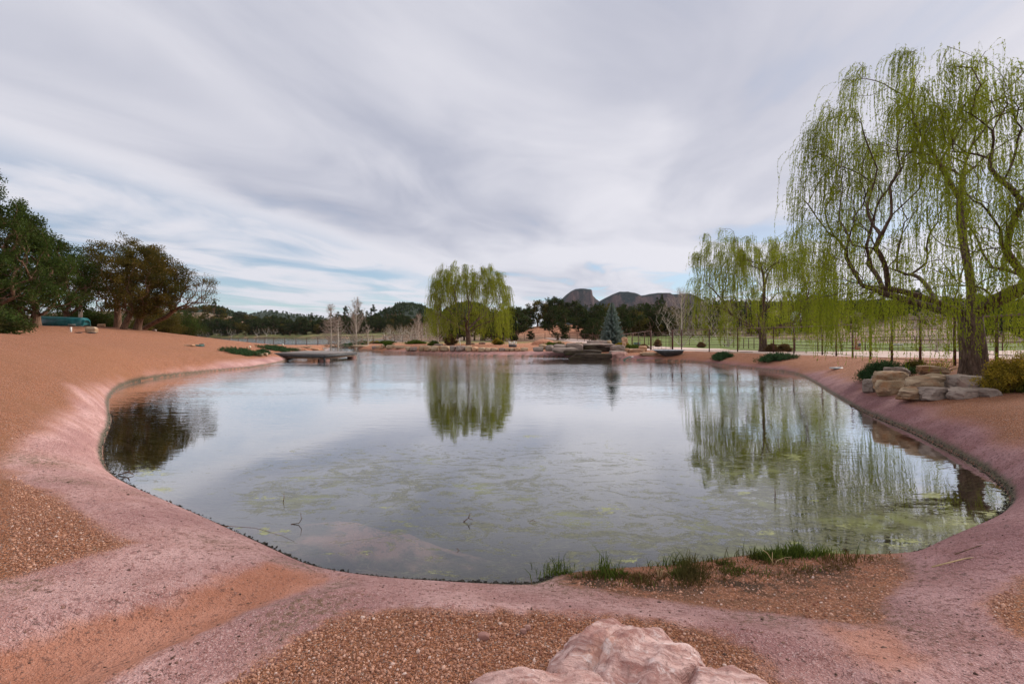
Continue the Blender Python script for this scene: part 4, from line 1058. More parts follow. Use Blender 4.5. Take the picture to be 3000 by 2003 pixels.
def rock_geo(dims, seed, sub=4, box=4.5, cuts=7, rough=.05):
    R = np.random.default_rng(seed); V, Fc = icos(sub); d = V
    r = (np.abs(d[:, 0])**box+np.abs(d[:, 1])**box+np.abs(d[:, 2])**box)**(-1/box); P = d*r[:, None]
    for _ in range(cuts):
        n = unit(R.normal(size=3)*np.array([1, 1, .7])); k = R.uniform(.78, 1.08); e = P@n-k*(np.abs(n).sum()**.5)*.92
        P = P-np.maximum(e, 0)[:, None]*n
    q = P*1.6+seed*3.7
    nn = fbm(q[:, 0]*1.2, q[:, 1]*1.2, q[:, 2]*1.2, seed, 4)
    st = np.abs(vn(q[:, 0]*.4, q[:, 1]*.4, q[:, 2]*4.5, seed+5))
    P = P*(1+nn[:, None]*rough*3-st[:, None]*rough*.9)
    return P*np.array(dims)/2, Fc
def rock(label, loc, dims, rz, seed, mat='rock_tan', sub=4, sink=.15, group=None, box=4.5, tilt=0.0, name='boulder', cuts=7, rough=.05, zoff=None):
    P, Fc = rock_geo(dims, seed, sub, box, cuts, rough)
    z = loc[2]+dims[2]/2*(1-2*sink) if zoff is None else zoff
    o = np_mesh(name, P, Fc, M[mat], smooth=True); o.location = (loc[0], loc[1], z); o.rotation_euler = (tilt, tilt*.6, rz)
    return tag(o, label, 'rock', group)
# row of squared stones along the far shore, each set on the pink bank
def pxrow(items, d, z0=None):
    pass
row = [(1122,8,9,'rock_tan',.6),(1143,22,8,'rock_tan',.5),(1172,30,7,'rock_tan',.4),(1197,16,10,'rock_tan',.6),(1212,22,9,'rock_grey',.6),(1237,20,12,'rock_tan',.7),(1254,20,12,'rock_tan',.7),(1275,22,12,'rock_tan',.7),(1301,29,12,'rock_tan',.75),(1327,20,12,'rock_grey',.7),(1350,26,12,'rock_grey',.75),(1373,19,12,'rock_tan',.7),(1392,16,10,'rock_orange',.6),(1412,22,9,'rock_tan',.5),(1430,15,8,'rock_tan',.5),(1448,20,7,'rock_tan',.45),(1470,18,7,'rock_grey',.4),(1486,12,7,'rock_tan',.4),(1499,13,7,'rock_tan',.4),(1514,18,8,'rock_orange',.4),(1536,22,8,'rock_tan',.4)]
nb = ['leftmost small stone','second stone from the left','long low stone','upright stone','grey stone','squared tan stone','blocky tan stone','square-faced tan stone','wide tan stone left of the grey pair','left one of the two grey squared stones','right one of the two grey squared stones','square tan stone right of the grey pair','small orange wedge stone','long pale stone below the yellow bush','short stone right of the long pale one','low stone below the white box','grey low stone','narrow tan stone','narrow low tan stone near the waterfall','orange-brown stone near the waterfall','last flat stone before the waterfall']
for i, ((px, w, h, mt, dp), nm) in enumerate(zip(row, nb)):
    by = 1025.5+.004*(px-1250) if px > 1190 else 1019
    if px in (1412, 1430): by += 1
    g = ground(px, by+1); d = g[1]; s = d/F
    rock(nm+' in the stone row edging the far shore', g, (w*s*1.04, dp*1.4, h*s*1.35), .05*math.sin(i*3), 300+i, mt, 3, .12, 'stones in the row along the far shore', 6)

def rpx(label, px, by, w, h, mat, seed, dep=None, rz=0.0, sub=4, sink=.12, tilt=0.0, group=None, dd=0.0, box=4.5, name='boulder', up=0.0, d=None, rough=.05, cuts=7):
    """stone whose foot shows at pixel (px,by), w x h pixels large"""
    if d is None:
        g = ground(px, by); s = g[1]/F; D = dep or w*s*.6; hh = h*s*(1+sink)
        g = (g[0], g[1]+D*.35+dd, hz(g[0], g[1]+D*.35)); zo = None
    else:
        x_, y_ = wd(px, d); s = d/F; D = dep or w*s*.6
        zt = EYE-(by-h-HY)/F*d; zp = EYE-(by-HY)/F*d; zb = max(min(zp, hz(x_, y_+D*.35)), zp-.12)-.05
        g = (x_, y_+D*.35, zb); hh = zt-zb; zo = (zt+zb)/2
    return rock(label, g, (w*s, D, hh), rz, seed, mat, sub, sink, group, box, tilt, name, cuts, rough, zo)
# waterfall stack (zoom 1550..2000)
dW = 36.5
for it in (
 ('wide flat capstone on top of the waterfall', 1757, 1007, 70, 8, 'rock_grey', 401, 1.1, 40.0), ('square tan end block beside the waterfall capstone', 1786, 1007, 14, 8, 'rock_tan', 402, .8, 39.9),
 ('thin dark shelf stone under the waterfall capstone', 1752, 1013, 98, 6, 'rock_grey', 403, 1.4, 39.4), ('wet black mossy rock face under the waterfall lip', 1745, 1031, 92, 20, 'rock_dark', 404, 1.2, 39.2),
 ('large grey-white boulder left of the waterfall', 1684, 1022, 48, 15, 'rock_grey', 405, 1.0, 38.9), ('tan and white blocky boulder left of the large grey-white one', 1640, 1024, 40, 14, 'rock_grey', 406, .9, 38.9),
 ('small tan block at the left end of the waterfall rocks', 1592, 1018, 26, 8, 'rock_tan', 407, .6, 39.2), ('low dark stone at the left foot of the waterfall rocks', 1611, 1023, 24, 10, 'rock_grey', 408, .6, 38.6),
 ('flat low grey ledge in front of the left waterfall boulders', 1655, 1028, 70, 8, 'rock_grey', 409, .9, 38.0), ('flat stone at the far left foot of the waterfall', 1577, 1024, 30, 6, 'rock_grey', 410, .5, 38.8),
 ('long dark wet ledge at the pond side below the waterfall', 1710, 1035, 110, 8, 'rock_dark', 411, 1.0, 37.5), ('dark wet lower ledge touching the water below the waterfall', 1735, 1051, 150, 14, 'rock_dark', 412, 1.0, 36.7),
 ('rounded grey-pink boulder right of the waterfall', 1813, 1026, 42, 13, 'rock_grey', 413, .9, 38.2), ('pink and white boulder on the upper right of the waterfall', 1832, 1000, 20, 10, 'rock_orange', 414, .5, 39.6),
 ('small orange stone under the pink and white boulder', 1830, 1012, 10, 9, 'rock_orange', 415, .4, 39.2), ('small square orange stone between the green bush and the slab', 1838, 1030, 12, 8, 'rock_orange', 416, .4, 37.8),
 ('long orange slab slanting down right of the waterfall', 1868, 1032, 46, 9, 'rock_orange', 417, .7, 37.4), ('orange stone behind the slanting slab', 1885, 1024, 22, 9, 'rock_orange', 418, .5, 37.6),
 ('pink concrete-like rock beside the green hose', 1818, 1048, 48, 15, 'rock_pink', 419, .9, 36.4), ('pale rock ledge above the pink rock by the hose', 1812, 1036, 52, 7, 'rock_grey', 420, .8, 37.2),
 ('flat tan stone in front of the grey trough', 1905, 1040, 60, 6, 'rock_tan', 421, .7, 35.4), ('flat tan stone at the right foot of the grey trough', 1990, 1041, 32, 4, 'rock_tan', 422, .6, 34.5), ('small tan stone above the flat one by the trough', 1983, 1037, 18, 4, 'rock_tan', 423, .4, 35.0)):
    lab, px, by, w, h, mt, sd, dep, dd = it
    o = rpx(lab, px, by, w, h+2, mt, sd, dep, d=dd, sub=4 if w > 40 else 3, rough=.06, box=5)
# planter round the middle willow
for it in (('upper left tan block of the middle planter', 2162, 1044, 32, 12, 'rock_tan', 31.8), ('upper second brown block of the middle planter', 2193, 1045, 32, 14, 'rock_grey', 31.6), ('upper middle tan block of the middle planter', 2226, 1048, 36, 13, 'rock_tan', 31.3), ('long upper grey block of the middle planter', 2263, 1045, 34, 12, 'rock_grey', 31.8),
           ('orange upper block at the right of the middle planter', 2296, 1041, 30, 10, 'rock_orange', 32.2), ('rightmost flat dark block of the middle planter', 2325, 1038, 24, 8, 'rock_grey', 33), ('lower left tan block of the middle planter', 2163, 1056, 28, 13, 'rock_tan', 30.6), ('lower second small block of the middle planter', 2182, 1056, 12, 12, 'rock_grey', 30.6), ('lower third block of the middle planter', 2204, 1057, 34, 13, 'rock_grey', 30.4), ('lower right tan block of the middle planter', 2228, 1057, 26, 10, 'rock_tan', 30.4), ('leftmost upper dark block of the middle planter', 2142, 1040, 14, 9, 'rock_grey', 32.4)):
    lab, px, by, w, h, mt, dd = it
    rpx(lab, px, by, w*1.05, h+1, mt, 440+px % 50, .75, d=dd, sub=3, box=6)
# near planter (big willow)
for it in (('big upper left sandstone block with grey end in the near planter', 2632, 1136, 88, 44, 'rock_tan', 11.5, .7, 15), ('grey corner block at the upper left of the near planter', 2612, 1129, 40, 34, 'rock_grey', 11.8, .6, 16),
           ('long upper middle sandstone block with brown face in the near planter', 2752, 1140, 150, 38, 'rock_tan', 11.5, .7, 17),
           ('upper right smooth grey block of the near planter', 2868, 1142, 105, 36, 'rock_grey', 11.4, .8, 18), ('small brown boulder at the left foot of the near planter', 2568, 1140, 48, 24, 'rock_grey', 11.9, .5, 19),
           ('lower left cream sandstone block of the near planter', 2622, 1156, 74, 36, 'rock_tan', 11.1, .5, 20), ('long lower sandstone slab of the near planter', 2715, 1169, 130, 34, 'rock_tan', 10.7, .5, 21),
           ('lower brown pointed stone of the near planter', 2760, 1169, 92, 30, 'rock_grey', 10.65, .5, 22), ('small round orange stone wedged in the near planter', 2803, 1154, 26, 15, 'rock_orange', 10.9, .25, 23),
           ('lower right grey wedge of the near planter', 2848, 1166, 90, 26, 'rock_grey', 10.6, .5, 24), ('grey stone under the yellow shrub', 2910, 1158, 50, 16, 'rock_grey', 10.9, .4, 26),
           ('flat stone half hidden by the spreading juniper of the near planter', 2640, 1090, 60, 10, 'rock_grey', 13.0, .5, 27), ('flat pale stone behind the near planter bed', 2745, 1083, 82, 8, 'rock_tan', 14.0, .4, 28), ('small dark stone left of the upper block in the near planter', 2580, 1117, 26, 12, 'rock_grey', 12.0, .3, 29)):
    lab, px, by, w, h, mt, dd, dep, sd = it
    bl_ = float(np.interp(px, [2540, 2590, 2650, 2715, 2800, 2900, 3000], [1141, 1152, 1161, 1170, 1171, 1162, 1158])); dl_ = ground(px, bl_)[1]
    dd = dl_+.05 if by > bl_-9 else (dl_+.30 if by > 1150 else (dl_+.5 if by > 1120 else (dl_+.9 if by > 1110 else dd+.2)))
    rpx(lab, px, by, w, h+3, mt, 500+sd, dep, d=dd, sub=5, box=6, rough=.055, cuts=18)
# stones elsewhere
for it in (('pale boulder beside the bow of the overturned boat', 262, 974, 31, 17, 'rock_tan'), ('orange stone right of the boat behind the pale boulder', 294, 957, 22, 9, 'rock_orange'), ('small stone at the foot of the first grove trunk', 336, 956, 14, 7, 'rock_tan'),
           ('reddish stone between the grove trunks', 380, 959, 16, 6, 'rock_orange'), ('pink stone right of the crooked trunk', 432, 967, 28, 9, 'rock_orange'), ('small brown stone at the right end of the grove', 450, 970, 12, 6, 'rock_grey'),
           ('flat reddish ledge at the left edge under the dead bush', 60, 948, 46, 9, 'rock_grey'), ('grey block stone beside the bush at the left edge', 45, 964, 28, 16, 'rock_grey'), ('white stone at the very left edge', 5, 959, 18, 14, 'rock_tan'),
           ('low orange stone on the gravel slope left of the green lid', 550, 1013.5, 30, 5, 'rock_orange'), ('small stone right of the green lid', 590, 1012, 14, 6, 'rock_grey'), ('small orange stone near the lake fence on the crest', 756, 1013.5, 9, 4, 'rock_orange'),
           ('pale stone at the edge of the ground cover left of the dock', 756, 1043, 24, 9, 'rock_tan'), ('tan stone against the dock post', 776, 1042, 16, 9, 'rock_tan'), ('orange flat stone behind the dock', 862, 1024, 34, 7, 'rock_orange'), ('pale flat stone behind the dock corner', 915, 1025, 32, 6, 'rock_orange'), ('tan flat stone beyond the dock by the channel', 890, 1018, 40, 4, 'rock_tan'),
           ('small red-brown stone beyond the dock', 955, 1014, 12, 4, 'rock_orange'), ('flat tan stone by the channel', 975, 1016, 22, 4, 'rock_tan'),
           ('dark stone in front of the channel ground cover', 1015, 1018.5, 22, 6, 'rock_grey'), ('long flat tan slab right of the dark channel stone', 1055, 1019.5, 56, 6, 'rock_tan'), ('dark brown boulder right of the channel', 1096, 1023, 18, 9, 'rock_grey'), ('cream boulder in the trio right of the channel', 1108, 1021.5, 14, 9, 'rock_tan'), ('peach boulder left of the small green bush', 1119, 1021.5, 16, 9, 'rock_orange'), ('grey sloped boulder right of the small green bush', 1145, 1022, 26, 10, 'rock_tan'),
           ('low stone under the white-barked tree left of the far willow', 1284, 1013, 26, 6, 'rock_grey'), ('flat stone at the foot of the far willow', 1384, 1009, 20, 5, 'rock_tan'), ('brown stone right of the far willow trunk', 1412, 1008, 20, 6, 'rock_grey')):
    lab, px, by, w, h, mt = it
    rpx(lab, px, by, w, h, mt, int(600+px*1.7) % 997, None, sub=3 if w < 30 else 4)
# the little concrete-coloured pink rocks in the foreground gravel
for it in (('pale pink pebble on the gravel left of the big boulder', 1417, 1874, 34, 18), ('upper of two pink pebbles near the big boulder', 1546, 1846, 18, 14), ('lower of two pink pebbles near the big boulder', 1533, 1858, 18, 16)):
    lab, px, by, w, h = it; rpx(lab, px, by, w, h, 'fg_rock' if 'fg_rock' in M else 'rock_pink', 700+px % 40, None, sub=3, name='pebble')

# ---------------------------------------------------------------- foreground boulders
def mat_fg():
    t = NT('pink_boulder'); p = t.obj()
    w = t.noise(p, 3.0, 3, .5, 0, 1); wv = t.n('ShaderNodeVectorMath', operation='MULTIPLY_ADD'); t.l(w, wv.inputs[0]); wv.inputs[1].default_value = (.22,)*3; t.l(p, wv.inputs[2]); q = wv.outputs[0]
    band = t.noise(t.mapv(q, (1.2, 9, 9), (0, 0, .55)), 1.6, 5, .65)
    m = t.noise(p, 4.5, 5, .6); f = t.noise(p, 38, 5, .75); g = t.noise(p, 130, 3, .7)
    c = t.mix(t.ramp(band, .34, .66), (.33, .155, .13), (.72, .49, .445))
    c = t.mix(t.ramp(m, .50, .68), c, (.60, .32, .24))
    c = t.mix(t.math('MULTIPLY', t.ramp(t.noise(p, 9, 5, .7), .55, .68), .65), c, (.78, .66, .64))
    c = t.mix(t.math('MULTIPLY', t.ramp(f, .53, .66), .7), c, (.22, .13, .11))
    c = t.mix(t.math('MULTIPLY', t.ramp(g, .55, .75), .3), c, (.85, .76, .74))
    vs = t.vor(t.mapv(q, (1, 3.5, 2), (0, 0, -.4)), 4.5, feat='DISTANCE_TO_EDGE')
    ln = t.math('MULTIPLY', t.math('SUBTRACT', 1.0, t.ramp(vs, .0, .035)), t.ramp(t.noise(p, 7, 2), .52, .62))
    c = t.mix(t.math('MULTIPLY', ln, .5), c, (.88, .80, .78))
    h = t.math('ADD', t.math('MULTIPLY', band, 1.0), t.math('ADD', t.math('MULTIPLY', f, .25), t.math('MULTIPLY', g, .08)))
    return t.done(t.bsdf(c, .9, .2, t.bump(h, .035, 1)))
M['fg_rock'] = mat_fg()
def fg(label, c, dims, seed, rz, ridge, box=3.0, sub=6, tilt=(0, 0), ridang=.6, cuts=6):
    P, Fc = rock_geo((2, 2, 2), seed, sub, box, cuts, .035)
    ca, sa = math.cos(ridang), math.sin(ridang)
    a = P[:, 0]*ca+P[:, 1]*sa; b = -P[:, 0]*sa+P[:, 1]*ca
    wv = fbm(P[:, 0]*.9, P[:, 1]*.9, P[:, 2]*.7, seed+2, 2)*.45
    st = (b+wv)*1.9; saw = np.abs((st % 1)-.5)*2
    r2 = np.abs(((b+wv)*4.9+.3) % 1-.5)*2
    k = 1+ridge*(saw**.7-.5)+ridge*.35*(r2-.5)
    k = k+.035*fbm(P[:, 0]*4, P[:, 1]*4, P[:, 2]*4, seed+4, 5)+.014*fbm(P[:, 0]*16, P[:, 1]*16, P[:, 2]*16, seed+6, 3)
    P = P*k[:, None]*np.array(dims)/2
    o = np_mesh('boulder', P, Fc, M['fg_rock'], smooth=True); o.location = c; o.rotation_euler = (tilt[0], tilt[1], rz)
    return tag(o, label, 'rock')
fg('large rounded pink boulder with diagonal ridges, uppermost at the bottom of the picture', (.53, 2.18, .22), (.78, .60, .74), 41, -.10, .13, 2.7, 6, (.0, .16), .95, 10)
fg('flat pale pink boulder at the lower left front of the group of three', (.12, 1.84, .33), (.66, .42, .58), 42, .06, .06, 4.2, 6, (0, .03), .1)
fg('small grey-speckled boulder wedged between the front boulders', (.56, 1.84, .30), (.32, .34, .52), 43, .3, .05, 2.8, 5)
fg('flat topped pale boulder at the lower right front of the group', (.86, 1.93, .30), (.50, .42, .54), 44, -.1, .035, 3.8, 6, (0, .02), 1.2)
# ---------------------------------------------------------------- metal, wood, built things
def mat_rust():
    t = NT('rusted_pipe'); p = t.obj(); n = t.noise(p, 9, 5, .7); m = t.noise(p, 2.3, 3)
    c = t.mix(t.ramp(n, .35, .62), (.040, .016, .014), (.105, .042, .028)); c = t.mix(t.ramp(m, .56, .70), c, (.16, .075, .045))
    return t.done(t.bsdf(c, .75, .35, t.bump(n, .003, .6)))
M['rust'] = mat_rust()
M['rust_pale'] = mat_plain('weathered_pipe', (.20, .13, .105), .6, .35, 5)
M['deck'] = None
def mat_deck():
    t = NT('deck_boards'); p = t.obj()
    w = t.n('ShaderNodeTexWave', wave_type='BANDS', bands_direction='X'); t.l(p, w.inputs['Vector']); w.inputs['Scale'].default_value = 2.2
    n = t.noise(t.mapv(p, (4, .5, 1)), 3, 5, .7)
    c = t.mix(t.ramp(n, .3, .7), (.17, .145, .135), (.27, .235, .22)); c = t.mix(t.ramp(w.outputs['Fac'], .92, .99), c, (.05, .04, .035))
    return t.done(t.bsdf(c, .7, .3, t.bump(n, .004, .5)))
M['deck'] = mat_deck()
M['beam'] = mat_plain('grey_beam', (.062, .06, .062), .6, .25, 4)
M['beam_brown'] = mat_plain('brown_beam', (.20, .13, .09), .8, .3, 5)
M['block'] = mat_plain('pink_block', (.17, .085, .072), .9, .25, 6)
M['teal'] = None
def mat_teal():
    t = NT('boat_paint'); p = t.obj(); n = t.noise(p, 3, 4, .6); f = t.noise(p, 30, 4, .7)
    c = t.mix(t.ramp(n, .35, .65), (.008, .085, .095), (.018, .155, .165)); c = t.mix(t.math('MULTIPLY', t.ramp(f, .60, .70), .4), c, (.10, .09, .07))
    return t.done(t.bsdf(c, .38, .5, t.bump(f, .002, .4)))
M['teal'] = mat_teal()
M['white'] = mat_plain('chipped_white', (.62, .60, .56), .6, .2, 14)
M['grey'] = mat_plain('grey_plastic', (.33, .36, .40), .55, .15, 5)
M['dark'] = mat_plain('dark_metal', (.035, .035, .04), .5, .3, 8)
M['greenp'] = mat_plain('green_plastic', (.045, .115, .085), .5, .25, 8)
M['galv'] = mat_plain('galvanised', (.45, .47, .48), .4, .15, 8, metal=.3)
M['redp'] = mat_plain('faded_red', (.42, .09, .08), .7, .3, 9)
M['pinkp'] = mat_plain('faded_pink_paint', (.50, .30, .27), .8, .3, 9)
M['bluep'] = mat_plain('dark_blue', (.035, .03, .14), .6, .2, 9)
M['cream'] = mat_plain('cream_paint', (.66, .58, .42), .7, .15, 9)
M['dirt'] = mat_plain('red_dirt', (.40, .185, .11), .95, .25, 3, dist=.03)

def fence(label, pts, h, rails, rp, rr, top_r, post_every=None, wide=(), mats=('rust', 'rust'), rails_lab=None, name='pipe_fence', close=None):
    """pts: list of (x,y); one post at each; every post and every rail its own part"""
    P = [np.array([x, y, hz(x, y)]) for x, y in pts]
    if post_every:
        Q = []
        for a, b in zip(P[:-1], P[1:]):
            n = max(1, int(round(np.linalg.norm((b-a)[:2])/post_every)))
            for k in range(n):
                q = a+(b-a)*k/n; q[2] = a[2]+(b[2]-a[2])*k/n; Q.append(q)
        Q.append(P[-1]); P = Q
    o = thing(name, label, 'fence', tuple(P[len(P)//2])); c = P[len(P)//2]
    for i, q in enumerate(P):
        mb = MB(); k = 1.9 if i in wide else 1.0
        mb.tube([q+[0, 0, -.15], q+[0, 0, h+(.06 if i in wide else 0)]], rp*k, 8)
        p = mb.build('post', M[mats[0]], o, loc=tuple(q)); p.location = tuple(q-c)
    for j, f in enumerate(rails):
        mb = MB(); mb.tube([q+[0, 0, f*h] for q in P], top_r if j == 0 else rr, 6)
        p = mb.build('rail', M[mats[1] if j == 0 else mats[0]], o, loc=tuple(c)); p.location = (0, 0, 0)
    return o, P
f1 = [(3700, 8.4), (3420, 9.6), (3200, 11.0), (3050, 12.5), (2920, 14.0), (2797, 15.9), (2696, 17.6), (2613, 19.3), (2550, 21.3), (2498, 23.3), (2450, 25.4), (2409, 26.8), (2326, 29.2), (2266, 31), (2161, 33), (2078, 34.6), (1997, 36.5), (1970, 37.8)]
fence('tall rust brown pipe fence running along the road behind the two right willows', [wd(*p) for p in f1], 1.62, (1.0, .77, .53, .30, .07), .042, .012, .036, wide=(len(f1)-1,), mats=('rust', 'rust_pale'))
f1b = [(1907, 40.7), (1888, 44.0), (1870, 48.5), (1853, 53), (1837, 57.5), (1823, 62), (1812, 68), (1800, 75), (1785, 84), (1772, 92)]
fence('rust pipe fence leading from the gate back behind the blue spruce', [wd(*p) for p in f1b], 1.62, (1.0, .77, .53, .30, .07), .04, .014, .036, wide=(0,), mats=('rust', 'rust_pale'))
# gate
a = np.array([*wd(1911, 40.5), 0]); b = np.array([*wd(1966, 37.9), 0]); za, zb = hz(*a[:2]), hz(*b[:2])
g = thing('ranch_gate', 'rust coloured mesh pipe gate hung between two thick posts right of the waterfall', 'gate', (a[0], a[1], za))
def gp(t, z): return np.array([(b-a)[0]*t, (b-a)[1]*t, (zb-za)*t+z])
mb = MB(); mb.tube([gp(.04, .12), gp(.96, .12)], .022); mb.tube([gp(.04, 1.48), gp(.96, 1.48)], .022); mb.tube([gp(.04, .12), gp(.04, 1.48)], .022); mb.tube([gp(.96, .12), gp(.96, 1.48)], .022); mb.build('frame', M['rust'], g)
for t_ in (.32, .52, .74):
    mb = MB(); mb.tube([gp(t_, .14), gp(t_, 1.46)], .014); mb.build('upright', M['rust'], g)
for z_ in (.42, .72, 1.0, 1.24):
    mb = MB(); mb.tube([gp(.06, z_), gp(.94, z_)], .010); mb.build('cross_bar', M['rust'], g)
f2 = [(3300, 39), (3100, 39.5), (2937, 40), (2780, 41.5), (2684, 43.5), (2535, 46.5), (2396, 48), (2266, 51), (2165, 66), (2110, 75), (2020, 82), (1960, 86), (1900, 89), (1850, 93)]
fence('lower paddock pipe fence beyond the road in front of the green field', [wd(*p) for p in f2], 1.35, (1.0, .72, .48, .25), .045, .022, .035, 2.4)
f3 = [(3300, 84), (3000, 95), (2800, 103), (2650, 108), (2500, 112)]
fence('faint distant pipe fence across the far side of the green field', [wd(*p) for p in f3], 1.25, (1.0, .66, .33), .04, .022, .03, 3.2)
f4 = [(1772, 93), (1735, 97), (1691, 103), (1627, 108), (1536, 108), (1440, 106), (1340, 104), (1260, 100), (1180, 94), (1130, 90)]
fence('pipe fence at the foot of the bare red hill behind the far willow', [wd(*p) for p in f4], 1.5, (1.0, .62, .3), .05, .025, .035, 2.6)
f5 = [(1125, 88), (1060, 84), (997, 84), (931, 86), (867, 88), (802, 90), (725, 92), (647, 94), (560, 96), (470, 98)]
fence('pipe fence along the near shore of the lake beyond the dock', [wd(*p) for p in f5], 1.45, (1.0, .14), .06, .03, .045, 2.4)

# ---------------------------------------------------------------- dock
Lc, Fc_, Rc, Bc = np.array([-17.9, 35.4]), np.array([-13.15, 33.6]), np.array([-12.6, 38.6]), np.array([-17.3, 40.4])
o = thing('dock', 'grey square wooden swimming dock on concrete block piers at the left of the pond', 'dock', (Fc_[0], Fc_[1], 0))
ux = (Lc-Fc_); lx = np.linalg.norm(ux); uy = (Rc-Fc_); ly = np.linalg.norm(uy); ang = math.atan2(-ux[1], -ux[0])
ux /= lx; uy /= ly
def dk(s, t, z): q = ux*s+uy*t; return (q[0], q[1], z)
mb = MB()
nb_ = 34
for k in range(nb_):
    s0, s1 = k/nb_*lx, (k+.93)/nb_*lx
    V = [dk(s0, -.03, .47), dk(s1, -.03, .47), dk(s1, ly+.03, .47), dk(s0, ly+.03, .47), dk(s0, -.03, .505), dk(s1, -.03, .505), dk(s1, ly+.03, .505), dk(s0, ly+.03, .505)]
    mb.add(V, [[0, 3, 2, 1], [4, 5, 6, 7], [0, 1, 5, 4], [1, 2, 6, 5], [2, 3, 7, 6], [3, 0, 4, 7]])
mb.build('deck', M['deck'], o)
def beam(s0, t0, s1, t1, z0, z1, w=.06):
    a_ = np.array(dk(s0, t0, 0)); b_ = np.array(dk(s1, t1, 0)); d_ = unit(b_-a_); n_ = np.array([-d_[1], d_[0], 0])*w/2
    V = []
    for z_ in (z0, z1): V += [a_-n_+[0, 0, z_], b_-n_+[0, 0, z_], b_+n_+[0, 0, z_], a_+n_+[0, 0, z_]]
    m_ = MB(); m_.add(V, [[0, 3, 2, 1], [4, 5, 6, 7], [0, 1, 5, 4], [1, 2, 6, 5], [2, 3, 7, 6], [3, 0, 4, 7]]); return m_
for q in ((-.02, -.06, lx, -.06), (-.06, -.09, -.06, ly+.03), (0, ly+.06, lx, ly+.06)): beam(*q, .27, .466).build('fascia', M['beam'], o)
for q in ((.1, .12, lx-.2, .12), (.12, .2, .12, ly-.1), (.1, ly-.25, lx, ly-.25), (lx*.5, .3, lx*.5, ly-.4)): beam(*q, .14, .268, .14).build('beam', M['beam_brown'], o)
for s_, t_ in ((.22, .3), (.22, ly-.35), (lx*.62, ly-.4)):
    m_ = MB(); c_ = dk(s_, t_, -.22); m_.box(c_, (.5, .5, .72), ang, .03); m_.build('pier', M['block'], o)
m_ = MB(); c_ = dk(.06, .02, .22); m_.box(c_, (.10, .10, .42), ang, .01); m_.build('corner_post', M['beam'], o)
m_ = MB(); c_ = dk(lx-.05, -.25, .45); m_.box(c_, (.17, .17, .55), ang, .02); m_.build('mooring_post', M['beam_brown'], o)

# ---------------------------------------------------------------- overturned boat
bx, by_, bz = G(172, 31.5)
bo = thing('rowboat', 'teal green boat lying upside down under the juniper boughs on the left slope', 'boat', (bx, by_, bz+.10), math.radians(-8))
L_, ns, nc = 4.3, 40, 22
s = np.linspace(0, 1, ns); w = .66*np.clip(1-np.abs(2*(s-.52))**3.0, .0, 1)**.55*np.where(s < .5, .62+.38*sst(s, 0, .5), 1); w = np.maximum(w, .03)
hh = .60-.10*s+.0*s; hh = hh*np.where(s > .95, 1-.35*((s-.95)/.05)**2, 1); hh[0] *= .55
V = []
for i in range(ns):
    for k in range(nc+1):
        a_ = PI*k/nc; c_, s_ = math.cos(a_), math.sin(a_)
        yy = -w[i]*np.sign(c_)*abs(c_)**.62; zz = hh[i]*abs(s_)**.72
        lap = .016*(((k if k <= nc/2 else nc-k)/nc*12) % 1)
        V.append(((s[i]-.5)*L_, yy*(1+lap*1.5/max(w[i], .2)), zz*(1-lap)))
V = np.array(V); V[:, 2] += -.02*(V[:, 0]/L_+.5)*2
q = grid_faces(ns, nc+1)
caps = [[k, k+1, nc-k-1+0, nc-k] for k in range(nc//2)]; capb = [[(ns-1)*(nc+1)+x_ for x_ in reversed(f_)] for f_ in caps]
hull = np_mesh('hull', V, np.vstack([q, caps, capb]), M['teal'], bo, smooth=False); md = hull.modifiers.new('solid', 'SOLIDIFY'); md.thickness = .02
for sg in (0, nc):
    mb = MB(); mb.tube(V.reshape(ns, nc+1, 3)[:, sg, :]+np.array([0, (-.015 if sg == 0 else .015), 0]), .022, 6); mb.build('gunwale', M['teal'], bo)
mb = MB(); mb.tube([(x_, 0, z_+.012) for x_, z_ in zip(V.reshape(ns, nc+1, 3)[2:-2, nc//2, 0], V.reshape(ns, nc+1, 3)[2:-2, nc//2, 2])], .02, 6); mb.build('keel', M['teal'], bo)
mb = MB(); mb.box((1.72, -.60, .03), (.55, .03, .035), 0, .006); mb.build('scuffed_strip', M['white'], bo)
x_, y_, z_ = ground(208, 972); m_ = MB(); m_.box((0, 0, .12), (.07, .07, .34), .2, .008); tag(m_.build('support_post', M['white'], loc=None), 'short white post standing under the bow of the teal boat', 'post').location = (x_, y_, z_)
for px_, py_, lab in ((230, 975.5, 'small black pad lying on gravel in front of the boat'), (266, 976.5, 'thin black mat in front of the pale boulder')):
    x_, y_, z_ = ground(px_, py_); m_ = MB(); m_.box((0, 0, .03), (.34 if px_ < 250 else .5, .16, .05), .1, .015); tag(m_.build('mat', M['dark']), lab, 'mat').location = (x_, y_, z_)
x_, y_, z_ = ground(580, 1013.5); m_ = MB(); m_.box((0, 0, .035), (.55, .42, .09), .1, .02); t_ = thing('valve_box', 'green plastic valve box lid set in the gravel slope above the dock', 'valve box', (x_, y_, z_)); m_.build('lid', M['greenp'], t_); m_ = MB(); m_.box((0, 0, -.03), (.60, .47, .08), .1, .01); m_.build('rim', M['dark'], t_)
